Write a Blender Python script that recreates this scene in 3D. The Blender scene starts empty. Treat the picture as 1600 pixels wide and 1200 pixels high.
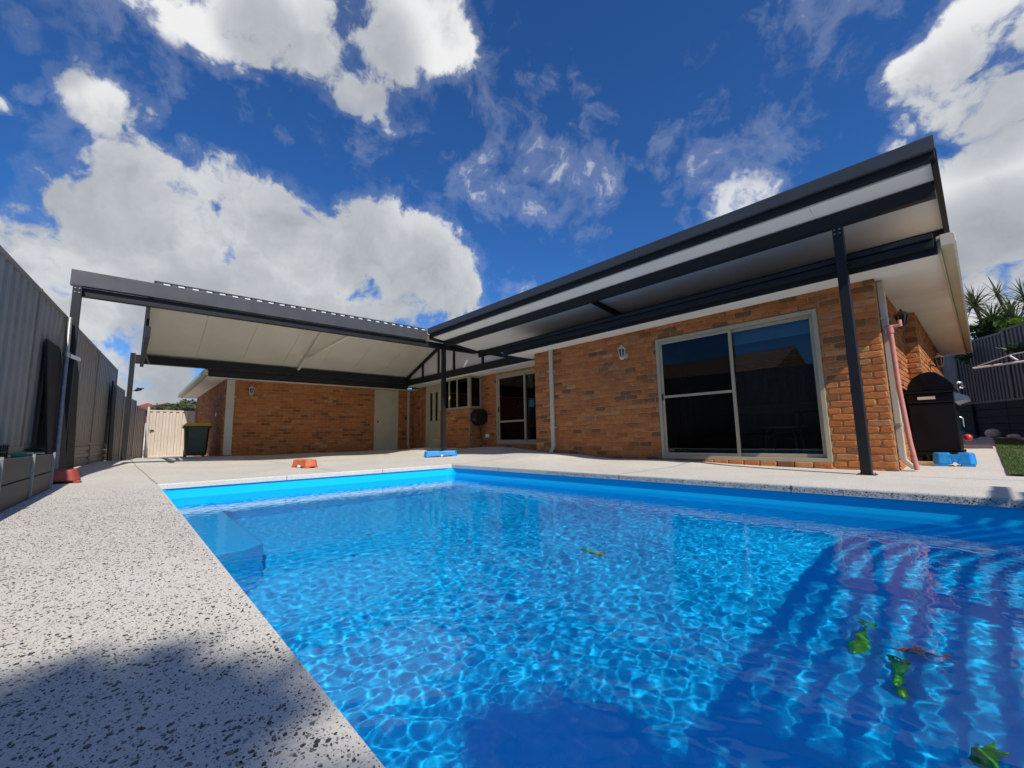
import bpy, math, random
import numpy as np
from mathutils import Vector, Matrix, noise

S = bpy.context.scene
COL = S.collection
rnd = random.Random(7)

# ------------------------------------------------------------------ camera
FPX, YAW, PITCH, ROLL = 662.7476, -0.834674458, 0.124543469, -0.0192652541
EYE = Vector((0, 0, 0.5))
_F = Vector((math.sin(YAW) * math.cos(PITCH), math.cos(YAW) * math.cos(PITCH), math.sin(PITCH)))
_r = Vector((math.cos(YAW), -math.sin(YAW), 0))
_u = _r.cross(_F)
_c, _s = math.cos(ROLL), math.sin(ROLL)
_R = _r * _c + _u * _s
_U = _u * _c - _r * _s
cam = bpy.data.cameras.new('camera')
cam_o = bpy.data.objects.new('camera', cam)
COL.objects.link(cam_o)
cam.sensor_width = 36
cam.lens = FPX / 1600 * 36
cam.clip_start = 0.02
cam.clip_end = 2000
cam_o.matrix_world = Matrix(((_R.x, _U.x, -_F.x, EYE.x), (_R.y, _U.y, -_F.y, EYE.y), (_R.z, _U.z, -_F.z, EYE.z), (0, 0, 0, 1)))
S.camera = cam_o


def direction(px, py):
    """world direction seen at a pixel of the 1600x1200 photograph"""
    return (_R * ((px - 800) / FPX) - _U * ((py - 600) / FPX) + _F).normalized()


def project(p):
    d = Vector(p) - EYE
    z = max(d.dot(_F), 0.05)
    return 800 + FPX * d.dot(_R) / z, 600 - FPX * d.dot(_U) / z


# ------------------------------------------------------------------ sun, sky, exposure
SUN_RATIO = 0.265
SUN_TO = Vector((1.0, -SUN_RATIO, 1.0)).normalized()
sl = bpy.data.lights.new('sun', 'SUN')
sl.energy = 5.0
sl.angle = math.radians(0.53)
sl.color = (1.0, 0.95, 0.87)
sl.cycles.is_caustics_light = True
so = bpy.data.objects.new('sun', sl)
COL.objects.link(so)
so.rotation_euler = (-SUN_TO).to_track_quat('-Z', 'Y').to_euler()

S.view_settings.view_transform = 'Standard'
S.view_settings.look = 'None'
S.view_settings.exposure = 0.0
S.view_settings.gamma = 1.0
S.view_settings.use_curve_mapping = False
S.render.engine = 'CYCLES'
cy = S.cycles
cy.use_denoising = True
cy.max_bounces = 8
cy.diffuse_bounces = 4
cy.glossy_bounces = 4
cy.transmission_bounces = 6
cy.transparent_max_bounces = 12
cy.sample_clamp_indirect = 6.0
cy.blur_glossy = 0.3

world = bpy.data.worlds.new('World')
S.world = world
world.use_nodes = True


class NT:
    """small helper to write node trees"""

    def __init__(self, tree):
        self.t = tree

    def n(self, typ, **kw):
        nd = self.t.nodes.new(typ)
        for k, v in kw.items():
            setattr(nd, k, v)
        return nd

    def put(self, sock, v):
        if v is None:
            return
        if isinstance(v, bpy.types.NodeSocket):
            self.t.links.new(v, sock)
        elif isinstance(v, (tuple, list)) and len(v) == 3 and sock.type == 'RGBA':
            sock.default_value = (*v, 1)
        else:
            sock.default_value = v

    def math(self, op, a, b=None, c=None, clamp=False):
        nd = self.n('ShaderNodeMath', operation=op, use_clamp=clamp)
        self.put(nd.inputs[0], a)
        self.put(nd.inputs[1], b)
        self.put(nd.inputs[2], c)
        return nd.outputs[0]

    def vmath(self, op, a, b=None, out=0):
        nd = self.n('ShaderNodeVectorMath', operation=op)
        self.put(nd.inputs[0], a)
        if b is not None:
            self.put(nd.inputs['Scale'] if op == 'SCALE' else nd.inputs[1], b)
        return nd.outputs[out]

    def smooth(self, x, lo, hi, a=0.0, b=1.0):
        nd = self.n('ShaderNodeMapRange', interpolation_type='SMOOTHSTEP')
        self.put(nd.inputs['Value'], x)
        self.put(nd.inputs['From Min'], lo)
        self.put(nd.inputs['From Max'], hi)
        self.put(nd.inputs['To Min'], a)
        self.put(nd.inputs['To Max'], b)
        return nd.outputs[0]

    def noise(self, vec, scale, detail=4.0, rough=0.55, dist=0.0, out=0, dim='3D', w=None):
        nd = self.n('ShaderNodeTexNoise', noise_dimensions=dim)
        self.put(nd.inputs['Vector'], vec)
        nd.inputs['Scale'].default_value = scale
        nd.inputs['Detail'].default_value = detail
        nd.inputs['Roughness'].default_value = rough
        nd.inputs['Distortion'].default_value = dist
        if w is not None:
            nd.inputs['W'].default_value = w
        return nd.outputs[out]

    def voronoi(self, vec, scale, feature='F1', out='Distance', rand=1.0):
        nd = self.n('ShaderNodeTexVoronoi', feature=feature)
        self.put(nd.inputs['Vector'], vec)
        nd.inputs['Scale'].default_value = scale
        if 'Randomness' in nd.inputs:
            nd.inputs['Randomness'].default_value = rand
        return nd.outputs[out]

    def mix(self, f, a, b, blend='MIX'):
        nd = self.n('ShaderNodeMix', data_type='RGBA', blend_type=blend)
        self.put(nd.inputs[0], f)
        self.put(nd.inputs[6], a)
        self.put(nd.inputs[7], b)
        return nd.outputs[2]

    def ramp(self, f, stops, interp='LINEAR'):
        nd = self.n('ShaderNodeValToRGB')
        cr = nd.color_ramp
        cr.interpolation = interp
        while len(cr.elements) < len(stops):
            cr.elements.new(0.5)
        for e, (p, c) in zip(cr.elements, stops):
            e.position = p
            e.color = (*c, 1)
        self.put(nd.inputs[0], f)
        return nd.outputs[0]


def build_sky():
    wt = world.node_tree
    wt.nodes.clear()
    N = NT(wt)
    sky = N.n('ShaderNodeTexSky', sky_type='NISHITA', sun_disc=False)
    sky.sun_elevation = math.asin(SUN_TO.z)
    sky.sun_rotation = math.atan2(SUN_TO.x, SUN_TO.y)
    sky.altitude = 100
    sky.air_density = 1.0
    sky.dust_density = 0.15
    sky.ozone_density = 3.0
    tc = N.n('ShaderNodeTexCoord').outputs['Generated']
    d = N.vmath('NORMALIZE', tc)
    sep = N.n('ShaderNodeSeparateXYZ')
    N.put(sep.inputs[0], d)
    z = sep.outputs[2]
    # cloud layer seen in perspective: horizontal position on a flat layer above
    inv = N.math('DIVIDE', 1.0, N.math('ADD', N.math('MAXIMUM', z, 0.0), 0.22))
    pl = N.vmath('SCALE', d, inv)
    warp = N.noise(pl, 1.7, 3, 0.5, out=1)
    plw = N.vmath('ADD', pl, N.vmath('SCALE', N.vmath('SUBTRACT', warp, (0.5, 0.5, 0.5)), 0.35))
    dw = N.vmath('ADD', d, N.vmath('SCALE', N.vmath('SUBTRACT', N.noise(d, 5.0, 4, .6, out=1), (.5, .5, .5)), .14))
    big = N.noise(dw, 4.2, 9, 0.57)
    fine = N.noise(dw, 15.0, 8, 0.62)
    vo = N.n('ShaderNodeTexVoronoi', feature='SMOOTH_F1')
    N.put(vo.inputs['Vector'], dw)
    vo.inputs['Scale'].default_value = 9.0
    vo.inputs['Smoothness'].default_value = .35
    vo2 = N.n('ShaderNodeTexVoronoi', feature='SMOOTH_F1')
    N.put(vo2.inputs['Vector'], dw)
    vo2.inputs['Scale'].default_value = 22.0
    vo2.inputs['Smoothness'].default_value = .35
    puff = N.math('ADD', N.math('MULTIPLY', N.math('SUBTRACT', .42, vo.outputs['Distance']), .36), N.math('MULTIPLY', N.math('SUBTRACT', .42, vo2.outputs['Distance']), .24))
    sdir = Vector((SUN_TO.x, SUN_TO.y, 0)).normalized() * 0.05
    off = N.vmath('ADD', dw, (sdir.x * .6, sdir.y * .6, 0.05))
    big_s = N.noise(off, 4.2, 6, 0.57)
    # (px, py, radius px, weight) of the cloud masses
    blobs = [
        (50, 400, 95, .8), (150, 360, 110, .8), (240, 305, 95, .8), (325, 320, 100, .8), (420, 375, 100, .8), (520, 415, 100, .8),
        (610, 395, 85, .8), (690, 425, 75, .8), (300, 430, 150, .8), (150, 450, 130, .8), (500, 470, 110, .8), (630, 465, 70, .7),
        (125, 130, 45, .46), (180, 165, 55, .52), (225, 190, 40, .46), (15, 60, 40, .36), (60, 140, 25, .3), (5, 160, 25, .4), (25, 285, 30, .3),
        (90, 480, 60, .6), (160, 545, 60, .6), (215, 600, 110, .65), (120, 590, 60, .5),
        (300, 5, 85, .62), (400, 25, 95, .66), (500, 45, 95, .68), (600, 45, 95, .68), (685, 45, 72, .66), (560, 120, 62, .55), (590, 170, 36, .42), (612, 206, 24, .36),
        (755, 285, 60, .30), (845, 290, 72, .31), (925, 292, 55, .27), (1040, 213, 34, .22), (1090, 92, 38, .20), (1080, 272, 60, .22), (930, 380, 34, .33),
        (800, 445, 36, .36), (710, 490, 55, .5), (1050, 358, 50, .40), (1140, 330, 55, .37), (1200, 306, 45, .36), (660, 340, 60, .24),
        (1430, 118, 62, .6), (1505, 88, 92, .68), (1590, 55, 105, .68), (1560, 150, 85, .66), (1450, 172, 48, .52),
        (1540, 320, 112, .74), (1480, 296, 74, .7), (1560, 440, 120, .72), (1402, 228, 28, .5), (1600, 255, 75, .66), (1600, 385, 105, .74), (1500, 480, 90, .6),
    ]
    dw2 = N.vmath('NORMALIZE', N.vmath('ADD', d, N.vmath('SCALE', N.vmath('SUBTRACT', N.noise(d, 9.0, 5, .6, out=1), (.5, .5, .5)), .09)))
    dens = None
    for px, py, r, w in blobs:
        c = direction(px, py)
        c2 = direction(px + r, py)
        c3 = direction(px, py + r)
        ang = 0.5 * (c.angle(c2) + c.angle(c3))
        dot = N.vmath('DOT_PRODUCT', dw2, tuple(c), out=1)
        m = N.smooth(dot, math.cos(ang * 1.35), 1.0, 0.0, w * 1.0)
        dens = m if dens is None else N.math('SMOOTH_MAX', dens, m, .12)
    dens = N.math('SUBTRACT', N.math('MINIMUM', dens, 0.80), 0.06)
    # away from the pictured part the same kind of sky goes on
    back = N.math('MULTIPLY', N.smooth(N.vmath('DOT_PRODUCT', d, tuple(_F), out=1), 0.50, 0.25),
                  N.smooth(N.noise(pl, 0.9, 2, 0.5), 0.45, 0.68, 0.0, 0.42))
    dens = N.math('ADD', dens, back)
    tot = N.math('ADD', N.math('ADD', dens, N.math('MULTIPLY', N.math('SUBTRACT', big, 0.5), 1.15)),
                 N.math('ADD', N.math('ADD', N.math('MULTIPLY', N.math('SUBTRACT', fine, 0.5), 0.80), N.math('MULTIPLY', N.math('SUBTRACT', N.noise(dw, 44.0, 5, .6), .5), .30)), N.math('MULTIPLY', puff, N.smooth(dens, .12, .35))))
    alpha = N.smooth(tot, 0.23, 0.47)
    thin = N.math('MULTIPLY', N.smooth(tot, 0.06, 0.30), 0.12)
    alpha = N.math('MULTIPLY', alpha, N.smooth(dens, .06, .44, .38, 1.0))
    alpha = N.math('MAXIMUM', alpha, thin)
    under = None
    for px, py, r in ((330, 460, 190), (150, 450, 180), (520, 475, 160), (40, 440, 140), (650, 460, 90), (240, 400, 110), (430, 420, 110), (250, 600, 140), (560, 90, 90), (1530, 160, 90),
                      (1560, 400, 110), (60, 60, 80), (420, 60, 70)):
        c = direction(px, py)
        ang = c.angle(direction(px + r, py + r)) * .75
        m = N.smooth(N.vmath('DOT_PRODUCT', d, tuple(c), out=1), math.cos(ang * 1.6), math.cos(ang * .45))
        under = m if under is None else N.math('SMOOTH_MAX', under, m, .1)
    under = N.math('MULTIPLY', under, N.smooth(big, .30, .62, .45, 1.0))
    # thick parts turn grey underneath
    thick = N.smooth(tot, 0.62, 1.25)
    lit = N.math('MULTIPLY', N.math('SUBTRACT', big, big_s), 3.2)
    shade = N.math('SUBTRACT', N.math('SUBTRACT', 1.0, N.math('MULTIPLY', thick, 0.62)), N.math('MULTIPLY', lit, -0.9), clamp=True)
    shade = N.math('ADD', N.math('MULTIPLY', shade, 0.86), N.math('MULTIPLY', fine, 0.14))
    shade = N.math('MULTIPLY', shade, N.math('SUBTRACT', 1.0, N.math('MULTIPLY', under, .62)))
    cloud = N.ramp(shade, [(0.15, (.30, .33, .38)), (0.5, (.56, .59, .63)), (0.78, (.86, .87, .88)), (1.0, (1.0, 1.0, .99))])
    skyc = N.vmath('SCALE', sky.outputs[0], SKY_STRENGTH)
    skyc = N.mix(1.0, skyc, SKY_TINT, 'MULTIPLY')
    cloud = N.vmath('SCALE', cloud, 0.92)
    col = N.mix(alpha, skyc, cloud)
    bg = N.n('ShaderNodeBackground')
    N.put(bg.inputs['Color'], col)
    bg.inputs['Strength'].default_value = 1.0
    out = N.n('ShaderNodeOutputWorld')
    wt.links.new(bg.outputs[0], out.inputs[0])


SKY_STRENGTH = 0.088
SKY_TINT = (0.34, 0.80, 1.38)
build_sky()


# ------------------------------------------------------------------ materials
def pmat(name, col=(.5, .5, .5), rough=.6, metal=0.0, var=0.0, vscale=6.0, bump=0.0, bscale=60.0, spec=None, coat=0.0, dirt=0.0):
    m = bpy.data.materials.new(name)
    m.use_nodes = True
    N = NT(m.node_tree)
    b = m.node_tree.nodes['Principled BSDF']
    b.inputs['Roughness'].default_value = rough
    b.inputs['Metallic'].default_value = metal
    if spec is not None:
        b.inputs['Specular IOR Level'].default_value = spec
    b.inputs['Coat Weight'].default_value = coat
    tc = N.n('ShaderNodeTexCoord').outputs['Object']
    c = None
    if var > 0 or dirt > 0:
        nz = N.noise(tc, vscale, 5, 0.6)
        c = N.mix(N.smooth(nz, .3, .7), tuple(x * (1 - var) for x in col), tuple(min(1, x * (1 + var)) for x in col))
        if dirt > 0:
            n2 = N.noise(tc, vscale * 3.3, 6, 0.7)
            c = N.mix(N.smooth(n2, .52, .75, 0, dirt), c, (.08, .065, .05))
        rn = N.math('ADD', N.math('MULTIPLY', N.math('SUBTRACT', nz, .5), .25), rough, clamp=True)
        N.put(b.inputs['Roughness'], rn)
    N.put(b.inputs['Base Color'], c if c is not None else col)
    if bump > 0:
        bn = N.n('ShaderNodeBump')
        bn.inputs['Strength'].default_value = bump
        bn.inputs['Distance'].default_value = 0.01
        N.put(bn.inputs['Height'], N.noise(tc, bscale, 5, .6))
        N.put(b.inputs['Normal'], bn.outputs[0])
    return m


M = {}
M['steel'] = pmat('charcoal_steel', (.013, .0138, .015), .5, spec=.28, var=.10, vscale=3, dirt=.10)
M['steel_fascia'] = pmat('charcoal_fascia', (.052, .053, .056), .42, var=.07, vscale=2.5, dirt=.08)
M['cream_panel'] = pmat('cream_panel', (.66, .63, .53), .45, var=.04, vscale=1.5, dirt=.03)
M['lit_cream_panel'] = pmat('lit_cream_panel', (.86, .85, .81), .8, var=.03, vscale=1.5, dirt=.03, spec=.15)  # lining colour raised above cream_panel to stand in for weak bounce light
M['soffit'] = pmat('white_soffit', (.82, .80, .75), .6, var=.05, vscale=1.2, dirt=.06)
M['beige'] = pmat('beige_trim', (.55, .47, .34), .45, var=.06, vscale=4, dirt=.08)
M['frame'] = pmat('window_frame', (.38, .325, .22), .4, var=.05, vscale=6, dirt=.06)
M['door'] = pmat('door_paint', (.50, .44, .30), .5, var=.06, vscale=3, dirt=.08)
M['downpipe'] = pmat('downpipe_paint', (.50, .45, .36), .5, var=.06, vscale=4, dirt=.1)
M['mortar'] = pmat('mortar', (.34, .20, .10), .95, var=.25, vscale=14, bump=.5, bscale=90)
M['white'] = pmat('white_paint', (.80, .79, .76), .45, var=.04, vscale=6, dirt=.08)
M['lantern_cream'] = pmat('cream_lantern', (.50, .46, .39), .5, var=.08, vscale=20)
M['bronze'] = pmat('brown_lantern', (.10, .06, .04), .45, var=.2, vscale=20)
M['galv'] = pmat('galvanised_steel', (.30, .30, .285), .5, metal=.75, var=.2, vscale=25, dirt=.15)
M['black'] = pmat('black_plastic', (.012, .012, .013), .45, var=.2, vscale=8, dirt=.0)
M['blackboard'] = pmat('black_sheet', (.006, .006, .0065), .75, var=.35, vscale=5)
M['fence'] = pmat('fence_steel', (.30, .265, .215), .5, var=.08, vscale=2.2, dirt=.16)
M['fence_brown_shaded'] = pmat('shaded_brown_fence_steel', (.10, .086, .078), .5, var=.1, vscale=2, dirt=.2)  # base colour darkened to stand in for shade on the right fence
M['fence_dark'] = pmat('fence_post_steel', (.26, .22, .18), .5, var=.1, vscale=3, dirt=.2)
M['gate'] = pmat('gate_steel', (.50, .43, .36), .5, var=.05, vscale=2, dirt=.08)
M['planter'] = pmat('planter_panel', (.08, .072, .06), .7, var=.18, vscale=3, dirt=.3)
M['sleeper'] = pmat('dark_sleeper', (.009, .0085, .008), .85, var=.35, vscale=8, bump=.4)
M['orange'] = pmat('orange_plastic', (.56, .13, .055), .5, var=.10, vscale=9, dirt=.12)
M['redblock'] = pmat('red_plastic', (.33, .055, .04), .55, var=.15, vscale=9, dirt=.25)
M['blue'] = pmat('blue_plastic', (.012, .22, .58), .42, var=.10, vscale=9, dirt=.08)
M['bin'] = pmat('bin_green', (.022, .036, .020), .45, var=.15, vscale=7, dirt=.1)
M['binlid'] = pmat('bin_lid_yellow', (.72, .42, .02), .45, var=.08, vscale=7, dirt=.12)
M['pinkpipe'] = pmat('pink_pipe', (.50, .20, .155), .5, var=.12, vscale=14, dirt=.1)
M['bbq'] = pmat('bbq_enamel', (.004, .004, .0045), .25, var=.15, vscale=6, spec=.3)
M['bbqpanel'] = pmat('bbq_side_panel', (.004, .0042, .0046), .5, var=.2, vscale=5, spec=.2)
M['chrome'] = pmat('bright_metal', (.70, .70, .70), .25, metal=1.0)
M['timber'] = pmat('pale_timber', (.48, .34, .20), .7, var=.25, vscale=12)
M['sofa'] = pmat('dark_sofa', (.012, .013, .016), .85, var=.2, vscale=9)
M['interior'] = pmat('interior_wall', (.30, .30, .29), .8)
M['int_floor'] = pmat('interior_floor', (.12, .09, .07), .6)
M['blind'] = pmat('roller_blind', (.72, .74, .74), .8)
M['curtain'] = pmat('dark_curtain', (.05, .05, .055), .9, var=.2, vscale=6)
M['art'] = pmat('dark_artwork', (.035, .05, .075), .6, var=.6, vscale=9)
M['rooftile'] = pmat('roof_tile', (.36, .25, .18), .75, var=.3, vscale=7, bump=.3)
M['redroof'] = pmat('red_roof', (.26, .04, .035), .7, var=.2, vscale=.5)
M['render'] = pmat('rendered_wall', (.55, .50, .43), .8, var=.1, vscale=1)
M['trunk'] = pmat('bark', (.10, .075, .055), .9, var=.35, vscale=18, bump=.6)
M['foam'] = pmat('white_foam', (.88, .88, .86), .8)
M['infill'] = pmat('opal_infill', (.66, .63, .66), .5, var=.03, vscale=2)
M['green_plastic'] = pmat('green_plastic', (.06, .36, .16), .4)
M['lime'] = pmat('lime_plastic', (.10, .50, .02), .4, var=.2, vscale=30)
M['darkgreen'] = pmat('dark_green_plastic', (.02, .20, .03), .4, var=.2, vscale=30)
M['toyorange'] = pmat('orange_toy', (.75, .10, .02), .4, var=.2, vscale=30)
M['toyblue'] = pmat('blue_toy', (.02, .06, .35), .4)
M['toyyellow'] = pmat('yellow_toy', (.60, .42, .02), .4)
M['red'] = pmat('red_ball', (.50, .05, .03), .4)
M['stone'] = pmat('pale_stone', (.50, .44, .38), .8, var=.2, vscale=10)
M['lampglass'] = pmat('lamp_glass', (.03, .03, .03), .1, spec=.6)
M['pergola'] = pmat('pergola_timber', (.22, .13, .07), .7, var=.25, vscale=6)
M['joint'] = pmat('saw_cut_joint', (.10, .09, .08), .95)
M['ground'] = pmat('sandy_ground', (.30, .25, .18), .95, var=.3, vscale=.4)
M['rubber'] = pmat('rubber', (.02, .02, .02), .8)
M['soil'] = pmat('mulch', (.03, .02, .014), .95, var=.4, vscale=20, bump=.6)
M['tree_far'] = pmat('far_foliage', (.07, .085, .035), .9, var=.4, vscale=1.2)


def leaf_mat(name, lo, hi):
    m = bpy.data.materials.new(name)
    m.use_nodes = True
    N = NT(m.node_tree)
    b = m.node_tree.nodes['Principled BSDF']
    g = N.n('ShaderNodeNewGeometry')
    c = N.mix(g.outputs['Random Per Island'], lo, hi)
    N.put(b.inputs['Base Color'], c)
    b.inputs['Roughness'].default_value = .45
    b.inputs['Transmission Weight'].default_value = 0
    tr = N.n('ShaderNodeBsdfTranslucent')
    N.put(tr.inputs[0], c)
    ms = N.n('ShaderNodeMixShader')
    ms.inputs[0].default_value = .3
    m.node_tree.links.new(b.outputs[0], ms.inputs[1])
    m.node_tree.links.new(tr.outputs[0], ms.inputs[2])
    m.node_tree.links.new(ms.outputs[0], m.node_tree.nodes['Material Output'].inputs[0])
    return m


M['leaf_dark'] = leaf_mat('leaf_dark', (.018, .042, .010), (.06, .105, .025))
M['leaf_bright'] = leaf_mat('leaf_bright', (.06, .13, .015), (.20, .30, .03))
M['leaf_spiky'] = leaf_mat('leaf_spiky', (.045, .07, .022), (.15, .19, .07))
M['leaf_tree'] = leaf_mat('leaf_tree', (.03, .06, .015), (.07, .12, .03))
M['grass'] = leaf_mat('grass_blade', (.035, .085, .012), (.11, .20, .035))


def brick_mat():
    m = bpy.data.materials.new('brick')
    m.use_nodes = True
    N = NT(m.node_tree)
    b = m.node_tree.nodes['Principled BSDF']
    b.inputs['Roughness'].default_value = .88
    g = N.n('ShaderNodeNewGeometry').outputs['Random Per Island']
    oi = N.n('ShaderNodeObjectInfo').outputs['Random']
    r = N.math('FRACT', N.math('ADD', g, oi))
    base = N.ramp(r, [(0, (0.15, 0.062, 0.022)), (.09, (0.22, 0.086, 0.026)), (.15, (0.393, 0.117, 0.026)), (.35, (0.457, 0.146, 0.031)), (.55, (0.507, 0.172, 0.040)),
                      (.72, (0.419, 0.112, 0.024)), (.86, (0.532, 0.204, 0.054)), (.94, (0.368, 0.148, 0.051)), (1, (0.558, 0.273, 0.099))])
    tc = N.n('ShaderNodeTexCoord').outputs['Object']
    pos = N.n('ShaderNodeNewGeometry').outputs['Position']
    n1 = N.noise(pos, 9, 5, .65)
    n2 = N.noise(pos, 42, 5, .7)
    c = N.mix(N.smooth(n1, .35, .72, 0, .5), base, (.20, .07, .02))
    c = N.mix(N.smooth(n2, .56, .74, 0, .35), c, (.52, .33, .18))
    c = N.mix(N.smooth(n2, .44, .26, 0, .6), c, (.07, .03, .015))
    N.put(b.inputs['Base Color'], c)
    bn = N.n('ShaderNodeBump')
    bn.inputs['Strength'].default_value = .7
    bn.inputs['Distance'].default_value = .008
    N.put(bn.inputs['Height'], N.noise(pos, 70, 6, .7))
    N.put(b.inputs['Normal'], bn.outputs[0])
    return m


M['brick'] = brick_mat()


def aggregate_mat():
    m = bpy.data.materials.new('exposed_aggregate')
    m.use_nodes = True
    N = NT(m.node_tree)
    b = m.node_tree.nodes['Principled BSDF']
    tc = N.n('ShaderNodeTexCoord').outputs['Object']
    w = N.vmath('ADD', tc, N.vmath('SCALE', N.vmath('SUBTRACT', N.noise(tc, 60, 2, .5, out=1), (.5, .5, .5)), .012))
    blot = N.noise(tc, 1.1, 4, .6)
    base = N.mix(N.smooth(blot, .3, .7), (.50, .465, .40), (.62, .585, .515))
    mott = N.noise(tc, 130, 4, .7)
    base = N.mix(N.smooth(mott, .35, .7), base, (.72, .68, .60))

    def chips(scale, thresh, size, c0, stops):
        nd = N.n('ShaderNodeTexVoronoi', feature='F1')
        N.put(nd.inputs['Vector'], w)
        nd.inputs['Scale'].default_value = scale
        sepc = N.n('ShaderNodeSeparateColor')
        N.put(sepc.inputs[0], nd.outputs['Color'])
        pick = N.math('LESS_THAN', sepc.outputs[0], thresh)
        near = N.smooth(nd.outputs['Distance'], size, size * .8)
        colr = N.ramp(sepc.outputs[1], stops)
        return N.mix(N.math('MULTIPLY', pick, near), c0, colr)
    dark = [(0, (.035, .037, .042)), (.45, (.07, .072, .08)), (.65, (.16, .16, .165)), (.8, (.28, .23, .17)), (.9, (.30, .17, .10)), (1, (.42, .40, .38))]
    base = chips(120, .38, .34, base, [(0, (.42, .40, .37)), (.5, (.52, .48, .41)), (1, (.36, .36, .36))])
    base = chips(150, .30, .34, base, dark)
    base = chips(230, .34, .36, base, dark)
    N.put(b.inputs['Base Color'], base)
    b.inputs['Roughness'].default_value = .62
    bn = N.n('ShaderNodeBump')
    bn.inputs['Strength'].default_value = .25
    bn.inputs['Distance'].default_value = .004
    N.put(bn.inputs['Height'], N.noise(tc, 110, 4, .6))
    N.put(b.inputs['Normal'], bn.outputs[0])
    return m


M['deck'] = aggregate_mat()


def chip_mat():
    m = bpy.data.materials.new('stone_chip')
    m.use_nodes = True
    N = NT(m.node_tree)
    b = m.node_tree.nodes['Principled BSDF']
    g = N.n('ShaderNodeNewGeometry').outputs['Random Per Island']
    c = N.ramp(g, [(0, (.022, .024, .029)), (.62, (.05, .052, .06)), (.76, (.15, .15, .16)), (.86, (.20, .13, .08)), (.93, (.30, .24, .17)), (1, (.36, .36, .36))])
    N.put(b.inputs['Base Color'], c)
    b.inputs['Roughness'].default_value = .45
    return m


M['chip'] = chip_mat()


def pool_mat():
    m = bpy.data.materials.new('blue_fibreglass')
    m.use_nodes = True
    N = NT(m.node_tree)
    b = m.node_tree.nodes['Principled BSDF']
    tc = N.n('ShaderNodeTexCoord').outputs['Object']
    fl = N.noise(tc, 160, 3, .7)
    c = N.mix(N.smooth(fl, .3, .75), (.004, .45, .85), (.008, .57, .92))
    N.put(b.inputs['Base Color'], c)
    b.inputs['Roughness'].default_value = .35
    b.inputs['Specular IOR Level'].default_value = .3
    return m


M['pool'] = pool_mat()


def water_mat():
    m = bpy.data.materials.new('pool_water')
    m.use_nodes = True
    t = m.node_tree
    t.nodes.clear()
    N = NT(t)
    g = N.n('ShaderNodeBsdfGlass')
    g.inputs['Color'].default_value = (.93, .985, 1, 1)
    g.inputs['Roughness'].default_value = 0
    g.inputs['IOR'].default_value = 1.333
    o = N.n('ShaderNodeOutputMaterial')
    t.links.new(g.outputs[0], o.inputs[0])
    return m


M['water'] = water_mat()


def glass_mat(name, tint, refl=1.0):
    m = bpy.data.materials.new(name)
    m.use_nodes = True
    t = m.node_tree
    t.nodes.clear()
    N = NT(t)
    tr = N.n('ShaderNodeBsdfTransparent')
    tr.inputs[0].default_value = (*tint, 1)
    gl = N.n('ShaderNodeBsdfGlossy')
    gl.inputs['Roughness'].default_value = .004
    gl.inputs['Color'].default_value = (refl, refl, refl, 1)
    fr = N.n('ShaderNodeFresnel')
    fr.inputs['IOR'].default_value = 1.55
    tc = N.n('ShaderNodeTexCoord').outputs['Object']
    bn = N.n('ShaderNodeBump')
    bn.inputs['Strength'].default_value = .015
    bn.inputs['Distance'].default_value = .02
    N.put(bn.inputs['Height'], N.noise(tc, 1.3, 1, .5))
    N.put(gl.inputs['Normal'], bn.outputs[0])
    mx = N.n('ShaderNodeMixShader')
    t.links.new(fr.outputs[0], mx.inputs[0])
    t.links.new(tr.outputs[0], mx.inputs[1])
    t.links.new(gl.outputs[0], mx.inputs[2])
    o = N.n('ShaderNodeOutputMaterial')
    t.links.new(mx.outputs[0], o.inputs[0])
    return m


M['glass'] = glass_mat('tinted_glass', (.62, .66, .66))
M['screen'] = glass_mat('screened_glass', (.30, .31, .32), .55)


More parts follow.
